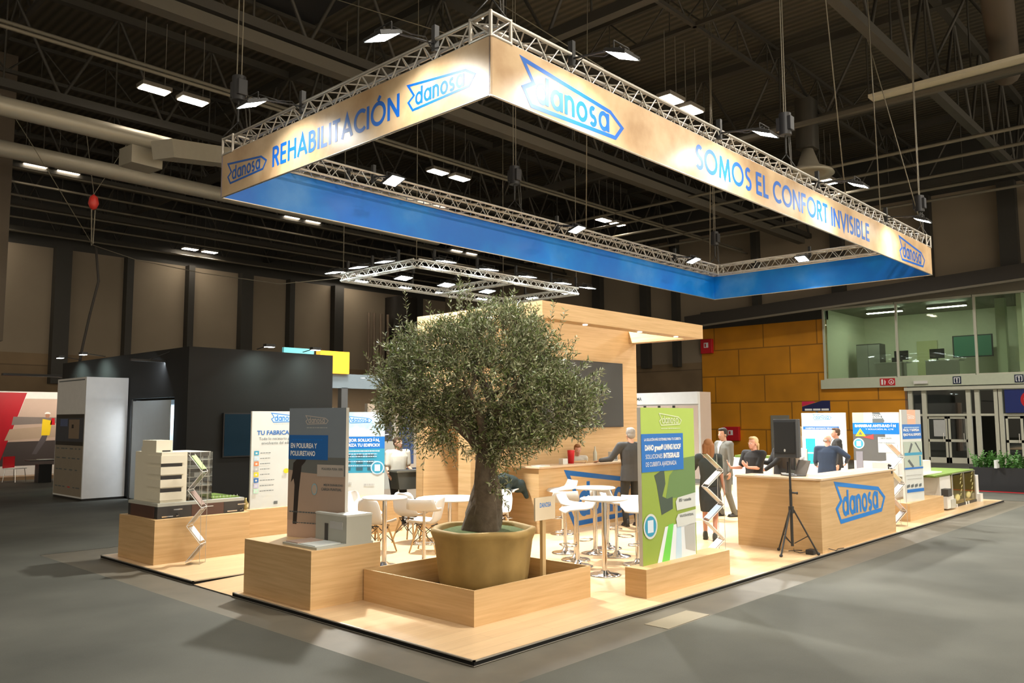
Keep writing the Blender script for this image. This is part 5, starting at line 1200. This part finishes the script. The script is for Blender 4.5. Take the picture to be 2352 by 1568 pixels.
    if shirt:
        b=MB(); f=lambda a,zz,yy: T(V_(a,yy,zz)); v=[f(-.055,1.485,-.065),f(.055,1.485,-.065),f(.03,1.38,-.128),f(0,1.22,-.142),f(-.03,1.38,-.128)]
        vb=[q+Vector((0,.03*s,0)) for q in v]; b.add(v+vb,[(0,1,2,3,4),(9,8,7,6,5)]+[(i,(i+1)%5,5+(i+1)%5,5+i) for i in range(5)],shirt)
        b.lathe([(.068*s,0),(.062*s,.035*s)],shirt,tuple(T(V_(0,.0,1.455))),16); b.build('shirt',t)
    # ---- shoes
    if shoe:
        for i in (0,1):
            b=MB(); f=an[i]-Vector((0,0,.08*s)); b.cap(f+V_(0,.035,.045),f+V_(0,-.13,.032),.042*s,.034*s,shoe); b.cap(f+V_(0,.03,.06),f+V_(0,.02,.11),.046*s,.044*s,shoe)
            b.box(tuple(f+V_(-.042,-.16,0)),tuple(f+V_(.042,.07,.022)),shoe); b.build('shoe',t,remesh=.009)
    # ---- hair
    if hair:
        b=MB(); h=lambda v,r: b.ell(Hd(v),tuple(k*s for k in r),hair,16,11,rot=(hy+lean,0,hz))
        if hairstyle=='bald': h((-.070,.045,.06),(.014,.035,.03)); h((.070,.045,.06),(.014,.035,.03)); h((0,.095,.05),(.045,.014,.03))
        else:
            h((0,.030,.122),(.083,.088,.088)); h((0,.052,.07),(.076,.062,.072)); h((0,-.030,.172),(.062,.052,.034))
            h((-.068,.018,.105),(.016,.040,.05)); h((.068,.018,.105),(.016,.040,.05))
            if hairstyle=='long':
                for q in (-.05,0,.05): b.cap(Hd((q,.055,.08)),Hd((q*1.2,.075,-.25)),.055*s,.035*s,hair)
                for q in (-.075,.075): b.cap(Hd((q,.0,.10)),Hd((q*1.15,.02,-.18)),.028*s,.022*s,hair)
            if hairstyle=='pony': b.ell(Hd((0,.125,.05)),(.03*s,.04*s,.035*s),hair); b.cap(Hd((0,.13,.04)),Hd((.01,.13,-.10)),.030*s,.012*s,hair)
            if hairstyle=='bun': b.ell(Hd((0,.125,.13)),(.035*s,.035*s,.035*s),hair)
        b.build('hair',t,remesh=.008)
    return t,dict(w0=w0,w1=w1,el0=el0,el1=el1,Hd=Hd,T=T,s=s)
ct=lambda n,c: mat(n,c,.85,var=.1,scale=18)
blk=ct('cloth_black',(.012,.012,.013)); char=ct('cloth_charcoal',(.045,.045,.045)); gsuit=ct('cloth_grey',(.13,.13,.115)); offw_=ct('cloth_white',(.68,.66,.58)); navy=ct('cloth_navy',(.02,.035,.07)); denim=ct('cloth_denim',(.05,.06,.09)); beige=ct('cloth_beige',(.60,.47,.36)); brownc=ct('cloth_brown',(.10,.05,.03)); wine=ct('cloth_wine',(.2,.02,.04))
hb=ct('hair_dark',(.018,.013,.01)); hg=ct('hair_grey',(.30,.28,.26)); hbl=ct('hair_blonde',(.58,.42,.22)); hrd=ct('hair_auburn',(.26,.11,.04)); hbr=ct('hair_brown',(.07,.04,.025))
camdir=lambda x,y: math.degrees(math.atan2(-5.04-y,-4.92-x))
shoe=mat('shoe_black',(.015,.013,.012),.3)
# 1 woman with tray
P1=camdir(5.3,7.6)
t,_=person('woman in a loose white t-shirt and black trousers carrying a dark plastic tub',5.35,7.62,P1+28,1.66,top=offw_,bottom=blk,shoe=shoe,hair=hbr,hairstyle='bun',sleeve='short',build=1.15,RH=(-.30,-.20,.98),LH=(.28,-.22,1.0),curl=1.1,rh_d=(0.2,-.6,-.6),lh_d=(-.2,-.6,-.6),rp=(1,0,0),lp=(-1,0,0),head=(.25,0))
tub=MB(); ang=math.radians(P1+28)+PI/2
tub.prism([(-.24,-.17),(.24,-.17),(.29,.16),(-.29,.16)],-.17,.17,mat('tub_dark',(.045,.05,.045),.5)).box((-.31,-.19,.15),(.31,.19,.18),mat('tub_rim',(.12,.12,.10),.5)).box((-.27,-.15,.181),(.27,.15,.185),mat('tub_inside',(.04,.04,.04),.6))
o=tub.build('plastic_tub'); o.location=Vector((5.35,7.62,DZ+.86))+Vector((math.cos(math.radians(P1+28)),math.sin(math.radians(P1+28)),0))*.36; o.rotation_euler=(0,0,ang); tag(o,'dark grey plastic tub carried by the woman in the white t-shirt','tub')
# 2 man in charcoal suit from behind, leaning on bar
person('grey-haired man in a charcoal suit seen from behind, his hand on the oak bar',8.02,3.98,60,1.83,top=char,bottom=ct('cloth_dark',(.02,.02,.018)),shoe=shoe,hair=hg,jacket=True,build=1.14,LH=(.48,-.30,1.16),RH=(-.24,-.02,.82),head=(.0,0),lh_d=(.3,-.9,-.2),lp=(0,0,-1),curl=.3,RF=(-.10,.02,0),LF=(.12,.0,0))
# 3 person behind him
person('dark-haired man in a dark jacket mostly hidden behind the grey-haired man at the bar',8.78,4.24,camdir(8.8,4.2)+20,1.75,top=blk,bottom=blk,shoe=shoe,hair=hb,jacket=True,shirt=white,vox=.013)
# 4 person behind bar bending
person('person in a white shirt bowed low behind the oak bar',7.95,5.22,camdir(8,5)+10,1.50,z=DZ,top=offw_,bottom=blk,shoe=shoe,hair=hrd,hairstyle='short',lean=.06,RH=(-.2,.0,.85),LH=(.2,.0,.85),vox=.013,head=(.1,.25),skin=skinC)
# 5 red-haired woman
person('woman with long auburn hair in a dark dress beside the brochure stand',7.35,1.95,25,1.66,top=ct('cloth_green_black',(.03,.038,.036)),bottom=ct('cloth_green_black2',(.03,.036,.04)),skirt=True,shoe=ct('boot_snake',(.06,.07,.065)),hair=hrd,hairstyle='long',sleeve='short',RH=(-.24,-.10,.85),LH=(.42,-.26,1.02),lh_d=(.6,-.6,-.2),curl=.35,build=.95,skin=skinC,RF=(-.08,.03,0),LF=(.10,-.18,0))
tag(MB().path([(-.07,-.10,1.38),(-.02,-.15,1.2),(.0,-.16,1.05),(.03,-.15,1.2),(.07,-.10,1.38)],.010,mat('lanyard_blue',(.05,.04,.45),.5),5).box((-.035,-.17,.95),(.035,-.16,1.05),cardw).build('lanyard',loc=(7.35,1.95,DZ)),'blue lanyard with badge worn by the auburn-haired woman','lanyard'); bpy.data.objects['lanyard'].rotation_euler=(0,0,math.radians(25)+PI/2)
# 6 man in black jacket
person('dark-haired man in a black jacket standing behind the auburn-haired woman',9.70,3.80,camdir(9.7,3.8)-70,1.78,top=blk,bottom=brownc,shoe=shoe,hair=hb,jacket=True,RH=(-.30,-.30,1.05),LH=(.25,-.1,.85),curl=.4,skin=skinB,vox=.0125)
# 7 man in grey suit
person('smiling dark-haired man in an open grey suit beside the fire hose cabinet',10.55,3.42,camdir(10.5,3.4)-52,1.80,top=gsuit,bottom=gsuit,shoe=shoe,hair=hb,jacket=True,shirt=white,RH=(-.20,-.28,1.05),LH=(.24,-.05,.84),curl=.6,skin=skinB,build=1.05,RF=(-.10,-.05,0),LF=(.13,.10,0),vox=.0115,head=(0.1,.1))
# 8 blonde woman behind counter
person('blonde woman in a black top gesturing with both hands behind the reception counter',9.25,2.10,camdir(9.25,2.1)-38,1.66,top=blk,bottom=blk,shoe=shoe,hair=hbl,hairstyle='pony',sleeve='short',RH=(-.28,-.34,1.16),LH=(.12,-.34,1.18),rh_d=(-.25,-.5,.7),lh_d=(-.6,-.25,.6),rp=(.6,.6,0),lp=(-.1,.9,.3),curl=.3,build=1.12,skin=skinC,head=(-.1,0),vox=.0085)
# 9 person behind speaker
person('person in black with raised forearm hidden behind the loudspeaker',10.25,2.05,camdir(10.2,2)-60,1.68,top=blk,bottom=blk,shoe=shoe,hair=hb,RH=(-.18,-.40,1.22),LH=(.0,-.36,1.05),rh_d=(.1,-.9,.2),lh_d=(0,-.9,0),curl=.4,skin=skinC,vox=.012)
# 10 beige coat
person('long-haired blonde woman in a pale pink coat with a shoulder strap, beyond the platform',22.3,6.95,30,1.76,z=0,top=beige,bottom=beige,skirt=True,shoe=shoe,hair=hbl,hairstyle='long',jacket=True,vox=.014)
# 11 bald man
person('bald man in a navy jacket at the right end behind the reception counter',12.45,2.05,10,1.66,top=navy,bottom=navy,shoe=shoe,hair=hg,hairstyle='bald',jacket=True,build=1.15,RH=(-.36,-.26,1.12),LH=(.3,-.3,1.05),curl=.6,lean=.22,skin=skinC,head=(-.3,.25),elR=(-.8,.2,-.5),vox=.0115)
# 12 suit man behind
person('short-haired man in a dark suit before the white board, facing left',15.15,2.90,camdir(15,3)-75,1.76,top=blk,bottom=blk,shoe=shoe,hair=hbr,jacket=True,shirt=white,vox=.0125,skin=skinC,RH=(-.2,-.35,1.05),build=1.05)
# 13 outside
person('person in a black jacket and dark red trousers outside the right-hand doors',42.5,4.1,215,1.72,z=0,top=blk,bottom=wine,shoe=shoe,hair=hb,jacket=True,shirt=white,vox=.016,RH=(-.1,-.2,1.0),LH=(.1,-.2,1.0))
# 14 presenter figure on stand: dark figure between the boards
person('person in dark clothes standing between the white board and the radon board',18.6,3.5,200,1.74,z=0,top=blk,bottom=blk,shoe=shoe,hair=hb,jacket=True,vox=.016)
# ================================================================== neighbouring booths
bwall=mat('booth_black',(.007,.0068,.006),.75,var=.1); bwhite=mat('booth_white',(.72,.72,.72),.6)
# black booth
t=thing('black_booth','large black exhibition booth with a dark screen and arm spotlights','booth',(4.1,14.0,0))
MB().box((0,0,0),(4.1,.15,3.82),bwall).box((0,.15,0),(.15,.7,3.82),bwall).box((0,.7,2.62),(.15,3.3,3.82),bwall).box((0,3.3,3.2),(.15,8.5,3.82),bwall).box((0,3.3,0),(.15,3.5,3.2),bwall).box((0,5.3,0),(.15,8.5,3.2),bwall).box((3.95,.15,0),(4.1,8.5,3.82),bwall).box((0.15,8.35,0),(3.95,8.5,3.82),bwall).build('walls',t)
MB().box((.0,.0,0),(4.1,8.5,.05),darkgrey).build('floor_panel',t)
MB().box((1.2,.7,.05),(1.25,5.2,2.62),mat('booth_inner',(.40,.46,.50),.6)).box((.15,4.4,.05),(1.2,4.45,2.6),MATS['booth_inner']).build('inner_partition',t)
t2=thing('fill_bar','added slim fill light bar over the passage, brightening the white column','lamp',(3.7,15.3,3.5)); MB().box((-.45,-.04,0),(.45,.04,.05),black).tube((0,0,.05),(.5,-.3,.3),.012,black,6).build('bar',t2); area(t2,(0,0,-.01),(.9,0,0),.8,.08,22,(.8,.9,1))  # bar and its cool light are added to brighten the column front
area(t,(.75,3.2,2.5),(0,0,0),.6,3.0,120,(.85,.93,1))
t2=thing('wall_screen','dark blue flat screen hanging on the black booth wall','screen',(5.0,13.99,1.14))
MB().box((0,-.05,0),(1.9,0,1.09),blackp).build('bezel',t2); MB().box((.03,-.055,.03),(1.87,-.05,1.06),mat('screen_blue',(.003,.012,.02),.5,spec=.15,emit=(.0,.05,.09),strength=.16)).build('display',t2)
t2=thing('picture_column','white column cabinet with a dark picture panel and small text, left of the black booth','display column',(3.02,17.42,0))
MB().box((0,0,.06),(1.06,2.1,3.18),bwhite).build('column_body',t2); MB().box((.02,.02,0),(1.06,2.1,.06),black).build('plinth_base',t2)
e=MB(); 
def fx(y0,z0,y1,z1,m,k=.003): e.add([(-k,2.1-y0,z0),(-k,2.1-y1,z0),(-k,2.1-y1,z1),(-k,2.1-y0,z1)],[(0,1,2,3)],m)
fx(.03,.1,2.05,1.40,mat('col_taupe',(.27,.23,.18),.6)); fx(.03,1.40,2.05,2.22,black); fx(.03,1.50,2.05,2.12,C('col_print',(.05,.06,.08)),.004); fx(1.0,1.58,1.75,2.08,C('col_stone',(.24,.18,.13)),.005); fx(.35,1.9,.9,2.1,C('col_blue',(.08,.12,.25)),.005); fx(1.2,1.85,1.35,1.95,black,.006); fx(.1,3.10,2.0,3.13,ink,.004)
e.build('picture_panel',t2); e=MB()
for z_ in (.3,.75,1.05,1.3):
    rr=random.Random(int(z_*100)); yv=.15
    while yv<1.8: d=rr.uniform(.08,.3); fx(yv,z_,yv+d,z_+.03,ink if rr.random()<.8 else red,.005); yv+=d+rr.uniform(.05,.2)
e.build('small_print',t2)
for i,(x,y,rz) in enumerate([(4.0,21.0,PI/2*3),(4.0,19.2,PI/2*3),(5.9,13.9,0),(7.25,13.9,0)]):
    lab=['arm spotlight at the far left of the black booth','second arm spotlight on the left face of the black booth','left arm spotlight over the front wall of the black booth','right arm spotlight over the front wall of the black booth'][i]
    t3=thing('arm_spotlight',lab,'spotlight',(x,y,3.86),rz,'arm spotlights on the black booth')
    MB().tube((0,.12,0),(0,-.45,.06),.012,black,6).build('arm',t3)
    MB().box((-.13,-.55,.02),(.13,-.40,.09),black).build('head',t3); MB().box((-.11,-.54,.012),(.11,-.41,.019),led_cool).build('lens',t3)
    area(t3,(0,-.47,.0),(.5,0,0),.2,.12,16 if i<2 else 9,(.75,1,.92),2.0)
t=thing('glass_door','pale glass door leaf standing open in the left face of the black booth','door',(4.02,16.9,0),-PI/2); MB().box((0,-.02,.05),(2.2,0,2.55),mat('frosted_glass',(.42,.48,.52),.3)).build('pane',t); MB().box((-.05,-.03,0),(0,.01,2.6),black).build('frame',t)
# red booth with worker picture (far left)
t=thing('red_booth_wall','booth wall with red slanted field and a printed worker in yellow vest','booth wall',(2.0,28.0,0))
MB().box((0,0,0),(9,.15,3.1),bwhite).build('wall_panel',t)
e=MB(); e.flat([(0,.45),(1.95,.45),(2.75,3.06),(0,3.06)],-.003,mat('booth_red',(.42,.0,.012),.5)); e.build('red_field',t)
e=MB(); e.flat([(1.95,.45),(9,.45),(9,2.85),(2.7,2.85)],-.002,C('poster_sand',(.5,.38,.32))); e.flat([(1.95,.45),(9,.45),(9,1.45),(2.2,1.3)],-.003,C('poster_earth',(.06,.05,.05)))
e.flat([(2.1,1.35),(4.6,1.5),(4.6,1.95),(2.25,1.75)],-.004,C('poster_rock',(.42,.32,.24))); e.flat([(2.3,1.9),(4.6,2.0),(4.6,2.15),(2.35,2.2)],-.004,C('poster_rock2',(.2,.17,.16)))
e.flat([(3.0,.85),(3.15,.85),(3.45,1.35),(3.5,1.55),(3.35,1.6)],-.006,C('poster_jeans',(.1,.09,.1))); e.flat([(3.28,1.52),(3.56,1.52),(3.62,2.05),(3.3,2.12)],-.007,yellow); e.flat([(3.56,1.9),(3.72,1.9),(3.7,2.15),(3.6,2.15)],-.007,red)
e.flat(arc(3.46,2.24,.075,.09,0,360,12)[:-1],-.008,C('poster_face',(.4,.2,.12))); e.flat(arc(3.46,2.30,.10,.07,0,180,12),-.009,inkw); e.build('printed_picture',t)
MB().box((0,-.9,0),(9,-.02,.12),C('booth_floor_tan',(.3,.2,.12))).build('booth_floor',t)
area(t,(4.0,-1.6,3.6),(.6,0,0),5.0,.3,170,WARM,2.6)
MB().box((1.5,-1.7,3.58),(6.5,-1.5,3.66),black).build('light_bar',t)
t=thing('red_chair','red and white stacking chair before the printed worker wall','chair',(4.0,26.3,0),.6)
MB().box((-.25,-.25,.44),(.25,.25,.47),bwhite).build('seat',t); MB().box((-.25,.22,.47),(.25,.26,.85),red).build('backrest',t)
for a in (-1,1):
    for c_ in (-1,1): MB().tube((a*.2,c_*.2,.44),(a*.24,c_*.24,0),.012,chrome,6).build('leg',t)
t=thing('booth_table','small dark-topped side table with papers left of the white column','table',(4.6,25.4,0))
MB().box((-.5,-.3,.72),(.5,.3,.75),darkgrey).build('tabletop',t); MB().box((-.2,-.2,0),(.2,.2,.6),black).build('pedestal',t); MB().box((-.2,-.2,.75),(.25,.1,.77),cardw).build('papers',t)
t=thing('partition_post','white partition end post at the left edge of the picture','partition',(3.32,26.5,0)); MB().box((-1.5,0,0),(.0,.1,4.7),grey).box((-.08,-.01,0),(.02,.11,4.75),white).build('panel',t)
# grey fascia booth with orange and teal boxes
t=thing('grey_booth','neighbouring booth with a grey fascia and warm lit interior behind the black booth','booth',(9.0,17.4,0))
gf=mat('fascia_grey',(.13,.16,.18),.5); tw_=mat('booth_taupe',(.30,.22,.15),.7)
MB().box((0,0,3.08),(8.5,.15,3.55),gf).box((0,.15,3.4),(8.5,5,3.5),gf).build('fascia',t)
MB().box((0,4.9,0),(8.5,5,3.4),tw_).box((0,.0,0),(.15,4.9,3.1),tw_).box((1.9,.0,0),(2.15,.2,3.1),darkgrey).build('back_wall',t)
e=MB()
for x in (.9,3.2,4.8,6.3): e.box((x-.35,.6,3.36),(x+.35,.72,3.395),mat('booth_strip',(1,1,1),.5,emit=(1,.85,.6),strength=9))
e.build('strip_light',t); area(t,(4,1.6,3.3),(0,0,0),5,.8,160,WARM)
e=MB()
for k in range(5):
    for j in range(3): e.box((2.4+.9*j,4.75,.6+.42*k),(3.1+.9*j,4.88,.85+.42*k),C('shelf_'+str((k+j)%4),[(.45,.32,.2),(.05,.06,.08),(.6,.55,.48),(.3,.08,.05)][(k+j)%4]))
e.build('wall_shelves',t)
t=thing('orange_light_box','glowing orange box sign above the grey fascia','light box',(10.0,17.3,3.55)); MB().box((0,0,0),(1.12,.25,.72),mat('orange_glow',(.9,.4,.02),.4,emit=(1,.38,.01),strength=1.0)).build('box',t)
t=thing('teal_sign_panel','pale teal panel showing above the black booth','sign',(8.85,17.6,3.0)); MB().box((0,0,0),(1.1,.1,1.32),mat('teal_panel',(.15,.55,.6),.5,emit=(.2,.6,.65),strength=.35)).build('panel',t)
# people-scale clutter behind the table area
t=thing('poster_wall','neighbour wall with blue and white posters behind the woman with the tub','booth wall',(7.6,11.6,0)); MB().box((0,0,0),(3.4,.12,2.45),C('wall_cream',(.62,.55,.48))).build('wall_panel',t)
e=MB()
for x0,z0,x1,z1,m_ in [(.1,.3,.9,2.3,paper),(1.0,.9,1.5,2.2,C('poster_blue',(.03,.08,.25))),(1.6,.4,2.2,2.3,sky2),(2.3,1.2,3.2,2.1,C('poster_pink',(.5,.25,.22))),(.2,1.5,.8,2.1,C('poster_night',(.05,.06,.1))),(1.1,.3,2.1,.8,C('poster_navy',(.02,.04,.1)))]: e.flat([(x0,z0),(x1,z0),(x1,z1),(x0,z1)],-.003-.001*x0,m_)
e.build('posters',t); area(t,(1.7,-1.2,3.2),(.4,0,0),3,.3,70,WARM)
MB().box((.2,-1.3,3.2),(3.2,-1.1,3.26),black).build('light_bar',t)
# white booth right of the oak block
t=thing('white_booth','white neighbouring booth with a lettered fascia right of the oak block','booth',(20.0,9.5,0),0)
MB().box((0,-.0,0),(.12,2.7,2.97),bwhite).box((-.04,.0,2.55),(.0,2.7,2.97),bwhite).box((-.012,.02,.0),(.0,2.65,2.5),C('booth_pinkish',(.55,.43,.36))).box((.12,0,0),(.85,.12,2.97),C('booth_pinkish',(.55,.43,.36))).build('walls',t)
e=MB(); text(e,'TMA',0,2.7,.12,ink,0,wd=.32); e.xf(Matrix.Translation((-.045,2.6,0))@Matrix.Rotation(-PI/2,4,'Z')); e.build('lettering',t)
e=MB()
for y in (.9,1.5,2.1): e.tube((-.12,y,2.5),(-.12,y,2.42),.05,black,10)
e.build('spotlight',t)
t=thing('white_desk','white desk cabinet with a plant top behind the grey-suited man','cabinet',(14.6,4.3,DZ)); MB().box((0,0,0),(.5,1.1,1.0),bwhite).build('body',t); MB().box((0.05,.05,1.0),(.45,1.05,1.06),turf).build('turf_top',t)
t=thing('office_swivel_chair','white seat with dark wheels behind the grey-suited man','chair',(13.2,3.7,DZ),.5); MB().box((-.25,-.25,.45),(.25,.25,.52),bwhite).build('seat',t,bevel=.02); MB().box((-.24,.2,.55),(.24,.26,1.0),bwhite).build('backrest',t,bevel=.02); MB().tube((0,0,.08),(0,0,.45),.03,black).obox((0,0,.07),(.6,.06,.05),black).obox((0,0,.07),(.06,.6,.05),black).build('base',t)
t=thing('white_board_stand','white presentation board beside the dark screen wall','board',(11.3,5.9,DZ)); MB().box((0,0,.3),(.75,.04,1.95),bwhite).build('panel',t); MB().flat([(.08,1.8),(.2,1.8),(.2,1.88),(.08,1.88)],-.002,blue).build('emblem',t); MB().box((.05,-.2,0),(.1,.2,.3),alu).box((.65,-.2,0),(.7,.2,.3),alu).build('foot',t)
# black planter with ferns at the right edge
t=thing('fern_planter','long black planter with lush green ferns at the right edge','planter',(20.9,-1.3,0),0)
MB().box((0,-1.6,.02),(.7,2.75,.66),blackp).build('trough',t); MB().box((-.01,-1.61,0),(.71,2.76,.02),red).build('base_strip',t,'red base strip')
fr=MB(); fm=mat('fern_green',(.06,.18,.03),.6,var=.5,scale=9); rr=random.Random(4)
for k in range(230):
    y=rr.uniform(-1.5,2.7); x=rr.uniform(.1,.6); a=rr.uniform(0,2*PI); L_=rr.uniform(.45,.75); el=rr.uniform(.7,1.4)
    p=Vector((x,y,.64)); pts=[]
    for i in range(7):
        q=i/6; pts.append(p+Vector((math.cos(a)*math.cos(el)*L_*q,math.sin(a)*math.cos(el)*L_*q,math.sin(el)*L_*q-.25*L_*q*q)))
    sdv=Vector((-math.sin(a),math.cos(a),0))
    for i in range(1,7):
        for sg in (-1,1):
            w_=.075*(1-abs(i/6-.45)); A0=pts[i-1]; A1=pts[i]; tip=A1+sdv*sg*w_+Vector((0,0,-.01)); fr.add([A0,A1,tip],[(0,1,2)],fm)
o=fr.build('fern_fronds',t); o['kind']='stuff'
tag(MB().box((-.16,-.03,0),(.16,.03,.22),cardw).build('planter_card',loc=(20.85,.75,.66)),'small white card standing in the front of the fern planter','card')
